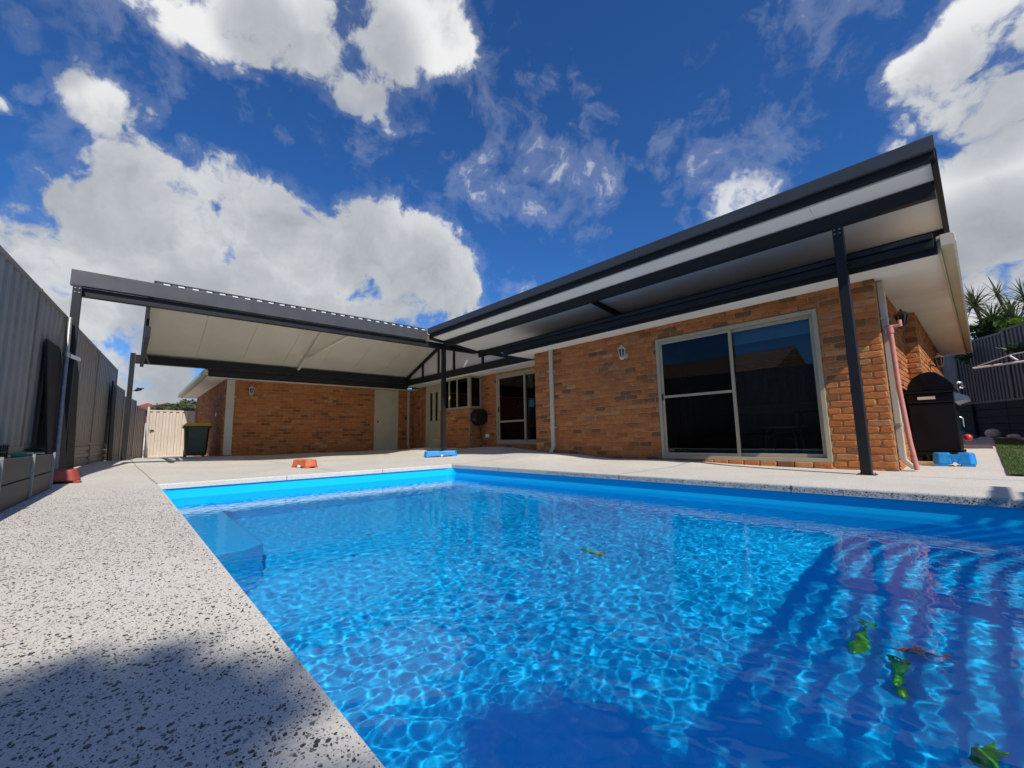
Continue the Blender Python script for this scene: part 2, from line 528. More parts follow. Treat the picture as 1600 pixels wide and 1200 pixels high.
# ------------------------------------------------------------------ mesh helpers
class MB:
    def __init__(s):
        s.v, s.f, s.smooth = [], [], []

    def add(s, vs, fs, smooth=False):
        o = len(s.v)
        s.v += [tuple(p) for p in vs]
        s.f += [tuple(i + o for i in f) for f in fs]
        s.smooth += [smooth] * len(fs)
        return s

    def box(s, a, b):
        x0, x1 = sorted((a[0], b[0]))
        y0, y1 = sorted((a[1], b[1]))
        z0, z1 = sorted((a[2], b[2]))
        return s.add([(x0, y0, z0), (x1, y0, z0), (x1, y1, z0), (x0, y1, z0), (x0, y0, z1), (x1, y0, z1), (x1, y1, z1), (x0, y1, z1)],
                     [(0, 3, 2, 1), (4, 5, 6, 7), (0, 1, 5, 4), (1, 2, 6, 5), (2, 3, 7, 6), (3, 0, 4, 7)])

    def prism(s, poly, vec):
        """closed polygon (3-D points, in order) swept along vec"""
        n = len(poly)
        vec = Vector(vec)
        P = [Vector(p) for p in poly]
        nn = Vector((0, 0, 0))
        for i in range(n):
            nn += P[i].cross(P[(i + 1) % n])
        if nn.dot(vec) > 0:
            P = P[::-1]
        Q = [p + vec for p in P]
        fs = [tuple(range(n)), tuple(range(2 * n - 1, n - 1, -1))]
        fs += [(i, n + i, n + (i + 1) % n, (i + 1) % n)[::-1] for i in range(n)]
        fs = [fs[0], fs[1]] + [(i, (i + 1) % n, n + (i + 1) % n, n + i)[::-1] for i in range(n)]
        return s.add(P + Q, fs)

    def bar(s, a, b, w, h, up=(0, 0, 1)):
        a, b = Vector(a), Vector(b)
        d = (b - a).normalized()
        up = Vector(up)
        if abs(d.dot(up)) > .98:
            up = Vector((1, 0, 0))
        sx = d.cross(up).normalized()
        sz = sx.cross(d).normalized()
        P = [a + sx * (i * w / 2) + sz * (j * h / 2) for i, j in ((-1, -1), (1, -1), (1, 1), (-1, 1))]
        return s.prism(P, b - a)

    def tube(s, pts, r, n=10, caps=True, smooth=True):
        pts = [Vector(p) for p in pts]
        rs = r if isinstance(r, (list, tuple)) else [r] * len(pts)
        rings = []
        prev = None
        for i, p in enumerate(pts):
            t = (pts[min(i + 1, len(pts) - 1)] - pts[max(i - 1, 0)]).normalized()
            up = Vector((0, 0, 1)) if abs(t.z) < .9 else Vector((1, 0, 0))
            if prev is not None:
                up = prev
            x = t.cross(up).normalized()
            y = x.cross(t).normalized()
            prev = y
            rings.append([p + (x * math.cos(2 * math.pi * k / n) + y * math.sin(2 * math.pi * k / n)) * rs[i] for k in range(n)])
        o = len(s.v)
        vs = [q for rg in rings for q in rg]
        fs = []
        for i in range(len(pts) - 1):
            for k in range(n):
                fs.append((i * n + k, i * n + (k + 1) % n, (i + 1) * n + (k + 1) % n, (i + 1) * n + k))
        s.add(vs, fs, smooth)
        if caps:
            s.add(rings[0], [tuple(range(n - 1, -1, -1))])
            s.add(rings[-1], [tuple(range(n))])
        return s

    def lathe(s, c, prof, n=16, smooth=True):
        """profile of (radius, z) turned about a vertical axis through c"""
        vs, fs = [], []
        for r, z in prof:
            for k in range(n):
                a = 2 * math.pi * k / n
                vs.append((c[0] + r * math.cos(a), c[1] + r * math.sin(a), c[2] + z))
        for i in range(len(prof) - 1):
            for k in range(n):
                fs.append((i * n + k, i * n + (k + 1) % n, (i + 1) * n + (k + 1) % n, (i + 1) * n + k))
        s.add(vs, fs, smooth)
        if prof[0][0] > 1e-4:
            s.add(vs[:n], [tuple(range(n - 1, -1, -1))])
        if prof[-1][0] > 1e-4:
            s.add(vs[-n:], [tuple(range(n))])
        return s

    def ball(s, c, r, n=14, sq=(1, 1, 1), jit=0.0, rg=None):
        vs, fs = [], []
        m = n // 2
        for i in range(m + 1):
            th = math.pi * i / m
            for k in range(n):
                a = 2 * math.pi * k / n
                q = 1 + (rg.uniform(-jit, jit) if rg else 0)
                vs.append((c[0] + r * sq[0] * q * math.sin(th) * math.cos(a), c[1] + r * sq[1] * q * math.sin(th) * math.sin(a), c[2] - r * sq[2] * q * math.cos(th)))
        for i in range(m):
            for k in range(n):
                fs.append((i * n + k, i * n + (k + 1) % n, (i + 1) * n + (k + 1) % n, (i + 1) * n + k))
        return s.add(vs, fs, True)

    def build(s, name, mat, parent=None, bevel=0.0, segs=2, loc=None):
        """link as one object; vertices are in world coordinates, stored about the parent thing's base (or loc)"""
        base = Vector((0, 0, 0))
        if parent is not None:
            base = root_loc(parent)
        elif loc is not None:
            base = Vector(loc)
        me = bpy.data.meshes.new(name)
        me.from_pydata([(v[0] - base.x, v[1] - base.y, v[2] - base.z) for v in s.v], [], s.f)
        if any(s.smooth):
            me.polygons.foreach_set('use_smooth', s.smooth)
        me.materials.append(M[mat] if isinstance(mat, str) else mat)
        o = bpy.data.objects.new(name, me)
        COL.objects.link(o)
        if parent is not None:
            o.parent = parent
        elif loc is not None:
            o.location = base
        if bevel > 0:
            md = o.modifiers.new('bevel', 'BEVEL')
            md.width = bevel
            md.segments = segs
            md.limit_method = 'ANGLE'
            md.angle_limit = math.radians(40)
        return o


ROOTLOC = {}


def root_loc(o):
    while o.parent is not None:
        o = o.parent
    return Vector(o.location)


def thing(name, label, cat, loc=(0, 0, 0), group=None):
    o = bpy.data.objects.new(name, None)
    o.empty_display_size = .2
    COL.objects.link(o)
    o.location = loc
    return tag(o, label, cat, group)


def tag(o, label, cat, group=None):
    o['label'] = label
    o['category'] = cat
    if group:
        o['group'] = group
    return o


def structure(o):
    o['kind'] = 'structure'
    return o


def stuff(o):
    o['kind'] = 'stuff'
    return o


# ------------------------------------------------------------------ ground levels
POOL = (-7.0, 1.6, 0.33, 4.72)           # x0, x1, y0, y1 of the opening between the copings
CTRL = [(-.75, 6.93, 0.0), (-3.8, 6.9, .062), (-6.35, 6.9, .14), (-6.9, 7.2, .17), (-9.5, 7.95, .235), (-11.5, 7.4, .21), (-13, 7.95, .19), (-14.3, 7.2, .135),
        (-14.3, 2.0, .125), (-14.3, 4.5, .125), (-13.9, 0, .12), (-12.6, 3, .03), (-12.6, 5.5, .05), (-9.65, 6.2, .07), (-9.65, -.8, .05), (-20.5, 1, .0), (-24, 1, 0),
        (-10, 2.5, .015), (-7.6, 2.5, .004), (-7.6, 5.2, .02), (-3, 5.6, .004), (0, 5.6, 0), (-16, -.3, .09), (-4, -1, 0), (0, -1, 0), (3, -2, 0), (4, 3, 0),
        (-.2, 8.3, .02), (-.1, 10, .05), (0, 13, .12), (0.3, 17, .2), (3, 17, .2), (3, 7, 0), (3, 12, .1), (-8, -2, .04)]
for _i in range(12):
    CTRL.append((POOL[0] + (POOL[1] - POOL[0]) * _i / 11, POOL[3] + .15, 0.0))
    CTRL.append((POOL[0] + (POOL[1] - POOL[0]) * _i / 11, POOL[2] - .15, 0.0))
for _i in range(6):
    CTRL.append((POOL[0] - .15, POOL[2] + (POOL[3] - POOL[2]) * _i / 5, 0.0))


def gz(x, y):
    s = w = 0.0
    for cx, cy_, cz in CTRL:
        d2 = (x - cx) ** 2 + (y - cy_) ** 2 + 1e-4
        k = 1.0 / d2 ** 1.6
        s += k * cz
        w += k
    z = s / w
    dx = max(POOL[0] - x, 0, x - POOL[1])
    dy = max(POOL[2] - y, 0, y - POOL[3])
    t = min(1.0, max(0.0, (math.hypot(dx, dy) - .30) / .8))
    return z * t * t * (3 - 2 * t)


# ------------------------------------------------------------------ the setting
def make_deck():
    xs = sorted(set([-24 + .5 * i for i in range(17)] + [-16 + .4 * i for i in range(56)] + [POOL[0], POOL[1], POOL[0] - .3, POOL[1] + .3]))
    ys = sorted(set([-8 + .8 * i for i in range(9)] + [-1.2 + .3 * i for i in range(34)] + [9 + .6 * i for i in range(20)] + [POOL[2], POOL[3], POOL[2] - .3, POOL[3] + .3]))

    def clean(a, keep):
        out = []
        for v in a:
            if out and v - out[-1] < .05:
                if v in keep:
                    out[-1] = v
                continue
            out.append(v)
        return out
    xs = clean(xs, POOL[:2])
    ys = clean(ys, POOL[2:])
    idx = {}
    mb = MB()
    vs = []
    for j, y in enumerate(ys):
        for i, x in enumerate(xs):
            idx[i, j] = len(vs)
            vs.append((x, y, gz(x, y)))
    fs = []
    for j in range(len(ys) - 1):
        for i in range(len(xs) - 1):
            cx, cy_ = (xs[i] + xs[i + 1]) / 2, (ys[j] + ys[j + 1]) / 2
            if POOL[0] < cx < POOL[1] and POOL[2] < cy_ < POOL[3]:
                continue
            fs.append((idx[i, j], idx[i + 1, j], idx[i + 1, j + 1], idx[i, j + 1]))
    mb.add(vs, fs, True)
    o = mb.build('pool_deck', 'deck')
    structure(o)
    # coping edge faces, slightly rounded
    mb = MB()
    x0, x1, y0, y1 = POOL
    c = [(x0, y0), (x1, y0), (x1, y1), (x0, y1)]
    prof = [(0.0, 0.0), (.004, -.006), (.006, -.014), (.006, -.066), (-.05, -.067)]   # inwards, z
    nrm = [(1, 1), (-1, 1), (-1, -1), (1, -1)]
    rings = [[(c[k][0] + nrm[k][0] * p, c[k][1] + nrm[k][1] * p, z) for k in range(4)] for p, z in prof]
    vs = [q for r in rings for q in r]
    fs = []
    for i in range(len(prof) - 1):
        for k in range(4):
            fs.append((i * 4 + k, i * 4 + (k + 1) % 4, (i + 1) * 4 + (k + 1) % 4, (i + 1) * 4 + k))
    mb.add(vs, fs)
    cp = mb.build('pool_coping', 'deck')
    structure(cp)
    # saw cuts and joints in the paving
    mb = MB()

    def joint(a, b, w=.008, n=14):
        a, b = Vector((*a, 0)), Vector((*b, 0))
        d = (b - a).normalized()
        sd = Vector((-d.y, d.x, 0)) * w / 2
        pts = [a.lerp(b, i / n) for i in range(n + 1)]
        vs, fs = [], []
        for p in pts:
            z = gz(p.x, p.y) + .0035
            vs += [(p.x - sd.x, p.y - sd.y, z), (p.x + sd.x, p.y + sd.y, z)]
        for i in range(n):
            fs.append((2 * i, 2 * i + 2, 2 * i + 3, 2 * i + 1)[::-1])
        mb.add(vs, fs)
    joint((-.75, 6.22), (6, 6.5), .012)
    joint((-3.2, 4.72), (-3.2, 6.9))
    joint((-7.0, 4.72), (-7.0, 7.9))
    joint((-7.0, 2.6), (-14.3, 2.6))
    joint((-7.0, .33), (-14.3, .1))
    joint((-10.2, -.8), (-10.2, 7.4))
    jo = mb.build('control_joint', 'joint', o)
    for x in (-5.6, -3.2, -1.29, .9):
        MB().box((x, POOL[3] - .0085, -.065), (x + .007, POOL[3] + .0, -.004)).build('coping_joint', 'joint', cp)
    for y in (1.8, 3.3):
        MB().box((POOL[0] + .0, y, -.065), (POOL[0] + .0085, y + .007, -.004)).build('coping_joint', 'joint', cp)
    # drain grate in front of the house
    d = thing('floor_drain', 'small dark round drain let into the paving before the grey flush door', 'drain', (-11.9, 5.75, gz(-11.9, 5.75)))
    MB().lathe(d.location, [(.11, 0), (.11, .006), (.095, .008)], 20).build('rim', 'galv', d)
    g = MB()
    for k in range(-3, 4):
        h = math.sqrt(max(.09 ** 2 - (k * .025) ** 2, 0))
        g.box((d.location.x + k * .025 - .006, d.location.y - h, d.location.z + .004), (d.location.x + k * .025 + .006, d.location.y + h, d.location.z + .012))
    g.build('grate', 'black', d)


make_deck()

# wide ground sheet round the deck
mb = MB()
gx0, gx1, gy0, gy1 = -23.9, 5.9, -7.9, 20.0
Bg = 700
o4 = [(-Bg, -Bg), (Bg, -Bg), (Bg, Bg), (-Bg, Bg)]
i4 = [(gx0, gy0), (gx1, gy0), (gx1, gy1), (gx0, gy1)]
mb.add([(x, y, -.06) for x, y in o4] + [(x, y, -.06) for x, y in i4], [(k, (k + 1) % 4, 4 + (k + 1) % 4, 4 + k) for k in range(4)])
structure(mb.build('ground', 'ground'))


def make_chips():
    """flat angular pieces of stone showing in the deck near the camera"""
    rg = random.Random(11)
    mb = MB()
    n = 0

    def chip(x, y, r, z0, el):
        k = rg.choice((5, 6, 6, 7))
        a0 = rg.uniform(0, 6.28)
        st = rg.uniform(.45, 1.0)
        ang = rg.uniform(0, 6.28)
        ca, sa = math.cos(ang), math.sin(ang)
        top, bot = [], []
        for i in range(k):
            a = a0 + 2 * math.pi * (i + rg.uniform(-.25, .25)) / k
            q = r * rg.uniform(.75, 1.1)
            u, v = q * math.cos(a), q * math.sin(a) * st
            top.append((x + u * ca - v * sa, y + u * sa + v * ca, z0 + .0012))
            bot.append((x + 1.04 * (u * ca - v * sa), y + 1.04 * (u * sa + v * ca), z0 - .002))
        m = len(mb.v)
        mb.v += top + bot
        mb.f.append(tuple(m + i for i in range(k)))
        mb.f += [(m + i, m + k + i, m + k + (i + 1) % k, m + (i + 1) % k) for i in range(k)]
        mb.smooth += [False] * (k + 1)
    for _ in range(50000):
        x = -7.6 * rg.random() ** 1.9 + .3
        y = rg.uniform(-1.5, POOL[2] - .012) if x > -2.5 else rg.uniform(-1.1, POOL[2] - .012)
        if noise.noise(Vector((x * 2.2, y * 2.2, 3))) < -.35 and rg.random() < .5:
            continue
        r = min(.0062, .0015 + rg.expovariate(1 / .0014))
        if rg.random() > (x + 7.4) / 3.2:
            continue
        if y + r > POOL[2] - .004:
            continue
        chip(x, y, r, gz(x, y) if y < -.1 else 0, 1)
    # coping face across the pool
    for _ in range(2600):
        x = rg.uniform(-4.5, .4)
        z = rg.uniform(-.060, -.016)
        r = min(.0062, .0016 + rg.expovariate(1 / .0015))
        k = rg.choice((5, 6))
        a0 = rg.uniform(0, 6.28)
        st = rg.uniform(.5, 1)
        top = []
        for i in range(k):
            a = a0 + 2 * math.pi * i / k
            q = r * rg.uniform(.75, 1.1)
            top.append((x + q * math.cos(a), POOL[3] - .0072, max(-.065, min(-.012, z + q * math.sin(a) * st))))
        m = len(mb.v)
        mb.v += top
        mb.f.append(tuple(m + i for i in range(k)))
        mb.smooth.append(False)
    stuff(mb.build('stone_chips', 'chip'))


make_chips()

# ------------------------------------------------------------------ pool
WATER = -0.2
PX0, PX1, PY0, PY1 = POOL[0] - .02, POOL[1] + .02, POOL[2] - .02, POOL[3] + .02
FLOOR = -1.5


def make_pool():
    # shell: wall profile runs from under the coping down through a rounded cove to the floor
    prof = [(0, -.066), (0, -.09), (.004, -.20), (.012, -.5), (.03, -1.1), (.06, -1.25), (.12, -1.38), (.22, -1.46), (.36, -1.50)]
    cr = .16
    vs, fs = [], []

    def loop(ins, z):
        pts = []
        x0, x1, y0, y1 = PX0 + ins, PX1 - ins, PY0 + ins, PY1 - ins
        r = cr
        for (cx, cy_, a0) in ((x1 - r, y0 + r, -90), (x1 - r, y1 - r, 0), (x0 + r, y1 - r, 90), (x0 + r, y0 + r, 180)):
            for k in range(7):
                a = math.radians(a0 + 15 * k)
                pts.append((cx + r * math.cos(a), cy_ + r * math.sin(a), z))
        return pts
    loops = [loop(i, z) for i, z in prof]
    n = len(loops[0])
    for l in loops:
        vs += l
    for i in range(len(loops) - 1):
        for k in range(n):
            fs.append((i * n + k, i * n + (k + 1) % n, (i + 1) * n + (k + 1) % n, (i + 1) * n + k)[::-1])
    # the top corner: a flat rim under the coping so no gap shows
    mb = MB()
    mb.add(vs, fs, True)
    mb.add(loops[-1], [tuple(range(n))], False)
    rim = [(PX0 - .1, PY0 - .1), (PX1 + .1, PY0 - .1), (PX1 + .1, PY1 + .1), (PX0 - .1, PY1 + .1)]
    m = len(mb.v)
    mb.v += [(x, y, -.0665) for x, y in rim] + [(PX0 + cr, PY0 + .0, -.0665)]
    sh = mb.build('pool_shell', 'pool')
    structure(sh)
    sh.cycles.is_caustics_receiver = True
    # swim-out bench along the near wall and safety ledge at the far left end
    b = MB()
    b.prism([(PX0 + .01, PY0 + .004, -.52), (-3.68, PY0 + .004, -.52), (-3.68, .70, -.52), (-3.80, .84, -.52), (PX0 + .01, .84, -.52)], (0, 0, -.97))
    be = b.build('pool_bench', 'pool', bevel=.03, segs=3)
    structure(be)
    be.cycles.is_caustics_receiver = True
    b = MB()
    b.prism([(PX0 + .01, .846, -.95), (-6.35, .846, -.95), (-6.1, 1.0, -.95), (-6.1, PY1 - .02, -.95), (PX0 + .01, PY1 - .02, -.95)], (0, 0, -.54))
    be = b.build('pool_ledge', 'pool', bevel=.03, segs=3)
    structure(be)
    be.cycles.is_caustics_receiver = True
    # water surface with ripples
    xs = np.concatenate([np.arange(PX0 + .003, -3.2, .018), np.arange(-3.2, PX1, .0105)])
    ys = np.arange(PY0 + .003, PY1, .0105)
    xs[-1], ys[-1] = PX1 - .003, PY1 - .003
    X, Y = np.meshgrid(xs, ys)
    rng = np.random.default_rng(5)
    Z = np.zeros_like(X)
    amp = .70 + .30 * np.sin(X * .7 + 1.0) * np.sin(Y * .9 + .4)
    for i in range(110):
        lam = np.exp(rng.uniform(np.log(.036), np.log(.145)))
        th = rng.uniform(0, 2 * np.pi)
        k = 2 * np.pi / lam
        Z += .000195 * (lam / .3) ** 1.15 * np.sin(k * (X * np.cos(th) + Y * np.sin(th)) + rng.uniform(0, 6.28))
    Z = WATER + Z * amp
    nx, ny = len(xs), len(ys)
    I = (np.arange(ny - 1)[:, None] * nx + np.arange(nx - 1)[None]).ravel()
    me = bpy.data.meshes.new('water')
    me.vertices.add(nx * ny)
    me.vertices.foreach_set('co', np.stack([X.ravel(), Y.ravel(), Z.ravel()], 1).astype(np.float32).ravel())
    F = np.stack([I, I + 1, I + nx + 1, I + nx], 1).astype(np.int32)
    me.loops.add(F.size)
    me.loops.foreach_set('vertex_index', F.ravel())
    me.polygons.add(len(F))
    me.polygons.foreach_set('loop_start', np.arange(0, F.size, 4, dtype=np.int32))
    me.polygons.foreach_set('use_smooth', np.ones(len(F), dtype=bool))
    me.update(calc_edges=True)
    me.materials.append(M['water'])
    w = bpy.data.objects.new('water', me)
    COL.objects.link(w)
    structure(w)
    w.cycles.is_caustics_caster = True


make_pool()

# ------------------------------------------------------------------ the house
HOUSE = thing('brick_house', 'orange brick house with beige window frames and white eaves round the pool', 'house', (-7.0, 7.0, 0))
BRICK_L, BRICK_H, COURSE, MODULE = .230, .076, .086, .240
brick_rg = random.Random(21)


def brick_shape(rg, L=BRICK_L, H=BRICK_H, D=.06):
    """one rumbled brick: x along, y into the wall, z up, origin at the centre of its face"""
    h, l = H / 2, L / 2
    c = .012
    base = [(-l + c, -h), (0, -h), (l - c, -h), (l, -h + c), (l, h - c), (l - c, h), (0, h), (-l + c, h), (-l, h - c), (-l, -h + c)]
    j = lambda a: rg.uniform(-a, a)
    outer = [(x + j(.003), z + j(.003)) for x, z in base]
    fr = [(x * (1 - .010 / l) * 1 + j(.002), .0005 + rg.uniform(0, .003), z * (1 - .009 / h) + j(.002)) for x, z in outer]
    mid = [(x, .010 + rg.uniform(0, .003), z) for x, z in outer]
    bk = [(x, D, z) for x, z in outer]
    n = len(base)
    vs = fr + mid + bk
    fs = [tuple(range(n))]
    for k in range(n):
        fs.append((k, n + k, n + (k + 1) % n, (k + 1) % n))
        fs.append((n + k, 2 * n + k, 2 * n + (k + 1) % n, n + (k + 1) % n))
    return vs, fs


SHAPES = {}
for key, L in (('full', BRICK_L), ('half', .110), ('three', .170), ('soldier', .235)):
    SHAPES[key] = []
    for k in range(8 if key == 'full' else 5):
        vs, fs = brick_shape(brick_rg, L, .105 if key == 'soldier' else BRICK_H)
        me = bpy.data.meshes.new('brick')
        me.from_pydata(vs, [], fs)
        me.materials.append(M['brick'])
        SHAPES[key].append((me, vs, fs))

BRICKS = []          # (size in picture, origin, u, key, variant)


def brick_wall(origin, u, length, ztop, openings=(), z0=-.05, start=0.0, backing=True, visible=True):
    """face of bricks standing on origin, running along u (a unit axis); openings are (u0, z0, u1, z1)"""
    ox, oy = origin
    ux, uy = u
    inx, iny = -uy, ux                     # into the wall
    n = int(math.ceil((ztop - z0) / COURSE))
    for c in range(n):
        zb = z0 + c * COURSE
        zc = zb + COURSE / 2
        if zb + BRICK_H > ztop + .02:
            break
        x = -(MODULE / 2) * (c % 2) + start
        while x < length:
            a, b = max(x, 0), min(x + BRICK_L, length)
            x += MODULE
            segs = [(a, b)]
            for (u0, o0, u1, o1) in openings:
                if o0 - .02 < zc < o1 + .02:
                    ns = []
                    for (p, q) in segs:
                        if q <= u0 or p >= u1:
                            ns.append((p, q))
                        else:
                            if p < u0 - .03:
                                ns.append((p, u0 - .004))
                            if q > u1 + .03:
                                ns.append((u1 + .004, q))
                    segs = ns
            for p, q in segs:
                L = q - p
                if L < .045:
                    continue
                key = 'full' if L > .2 else ('three' if L > .14 else 'half')
                nom = {'full': BRICK_L, 'three': .170, 'half': .110}[key]
                m = (p + q) / 2
                sx = L / nom
                pr = brick_rg.uniform(-.004, .003)
                pos = Vector((ox + ux * m + inx * pr, oy + uy * m + iny * pr, zb + BRICK_H / 2 + brick_rg.uniform(-.002, .002)))
                size = 0
                if visible:
                    a1 = project(pos - Vector((ux, uy, 0)) * L / 2)
                    a2 = project(pos + Vector((ux, uy, 0)) * L / 2)
                    nx_, ny_ = uy, -ux
                    facing = (EYE.x - pos.x) * nx_ + (EYE.y - pos.y) * ny_
                    d = (pos - EYE).length
                    onscreen = -20 < a1[0] < 1620 and 380 < a1[1] < 780
                    if facing > 0 and onscreen:
                        size = abs(a2[0] - a1[0]) * (FPX * BRICK_H / d)
                BRICKS.append((size, pos, math.atan2(uy, ux), key, brick_rg.randrange(len(SHAPES[key])), sx))
    if backing:
        # mortar bed set back behind the brick faces, cut round the openings
        xs = sorted(set([0, length] + [v for o in openings for v in (o[0], o[2]) if 0 < v < length]))
        zs = sorted(set([z0, ztop] + [v for o in openings for v in (o[1], o[3]) if z0 < v < ztop]))
        mb = MB()
        d0, d1 = .011, .10
        for i in range(len(xs) - 1):
            for j in range(len(zs) - 1):
                cx, cz = (xs[i] + xs[i + 1]) / 2, (zs[j] + zs[j + 1]) / 2
                if any(o[0] < cx < o[2] and o[1] < cz < o[3] for o in openings):
                    continue
                P = [(ox + ux * a + inx * e, oy + uy * a + iny * e) for a in (xs[i], xs[i + 1]) for e in (d0, d1)]
                mb.add([(P[0][0], P[0][1], zs[j]), (P[2][0], P[2][1], zs[j]), (P[3][0], P[3][1], zs[j]), (P[1][0], P[1][1], zs[j]),
                        (P[0][0], P[0][1], zs[j + 1]), (P[2][0], P[2][1], zs[j + 1]), (P[3][0], P[3][1], zs[j + 1]), (P[1][0], P[1][1], zs[j + 1])],
                       [(0, 3, 2, 1), (4, 5, 6, 7), (0, 1, 5, 4), (1, 2, 6, 5), (2, 3, 7, 6), (3, 0, 4, 7)])
        return mb.build('wall', 'mortar', HOUSE)


FY = 6.934          # main front
BY = 7.95           # recessed back wall
WX = -14.36         # wing front
WIN = (-3.80, .085, -1.385, 2.18)
brick_wall((-6.87, FY), (1, 0), 6.12, 2.42, [(WIN[0] + 6.87, WIN[1], WIN[2] + 6.87, WIN[3])])
brick_wall((-.75, FY + .012), (0, 1), 2.72, 2.42, start=.115)
brick_wall((-.85, 9.5), (1, 0), .27, 2.42)
brick_wall((-.58, 9.512), (0, 1), 6.4, 2.42)
brick_wall((-6.87, BY), (0, -1), BY - FY - .012, 2.42, visible=False)
GD = (-9.46, .31, -7.20, 2.31)
BD = (-13.42, .17, -12.40, 2.36)
brick_wall((WX - .12, BY), (1, 0), 14.48 - 6.8, 2.42, [(GD[0] - WX + .12, GD[1], GD[2] - WX + .12, GD[3]), (BD[0] - WX + .12, BD[1], BD[2] - WX + .12, BD[3])])
BAYX0, BAYX1, BAYY = -11.75, -10.16, 7.48
brick_wall((BAYX0, BAYY), (1, 0), BAYX1 - BAYX0, 1.38)
brick_wall((BAYX1, BAYY + .012), (0, 1), BY - BAYY - .02, 1.38)
brick_wall((BAYX0, BY - .008), (0, -1), BY - BAYY - .02, 1.38, visible=False)
WD = (6.44, .13, 7.34, 2.28)
WY = 1.98
brick_wall((WX, WY), (0, 1), BY - WY - .012, 2.32, [(WD[0] - WY, WD[1], WD[2] - WY, WD[3])])
brick_wall((-20.9, WY), (1, 0), 20.9 - 14.36 - .012, 2.32)
brick_wall((-20.9, 9), (0, -1), 9 - WY - .012, 2.32, visible=False)
# sloping sill course under the big window
for k in range(11):
    x = WIN[0] + .11 + k * .2195
    BRICKS.append((1500 if x > -3 else 300, Vector((x, FY - .022, .045)), 0.0, 'three', k % 5, 1.24))
# sill course under the bay window
BRICKS.sort(key=lambda b: -b[0])
proud = MB()
for i, (size, pos, ang, key, var, sx) in enumerate(BRICKS):
    me, vs, fs = SHAPES[key][var]
    if i < 300:
        o = bpy.data.objects.new('brick', me)
        COL.objects.link(o)
        o.parent = HOUSE
        o.location = pos - HOUSE.location
        o.rotation_euler = (0, 0, ang)
        o.scale = (sx, 1, 1)
    else:
        ca, sa = math.cos(ang), math.sin(ang)
        proud.add([(pos.x + x * sx * ca - y * sa, pos.y + x * sx * sa + y * ca, pos.z + z) for x, y, z in vs], fs)
bw = proud.build('brickwork', 'brick', HOUSE)
stuff(bw)


def pane_box(mb, a, b):
    mb.box(a, b)


def frame_rect(mb, axis, at, d, u0, z0, u1, z1, w):
    """rectangular frame of width w in the plane axis=at, depth d inwards from at"""
    def bx(ua, za, ub, zb):
        if axis == 'y':
            mb.box((ua, at, za), (ub, at + d, zb))
        else:
            mb.box((at - d, ua, za), (at, ub, zb))
    bx(u0, z0, u0 + w, z1)
    bx(u1 - w, z0, u1, z1)
    bx(u0 + w, z0, u1 - w, z0 + w)
    bx(u0 + w, z1 - w, u1 - w, z1)


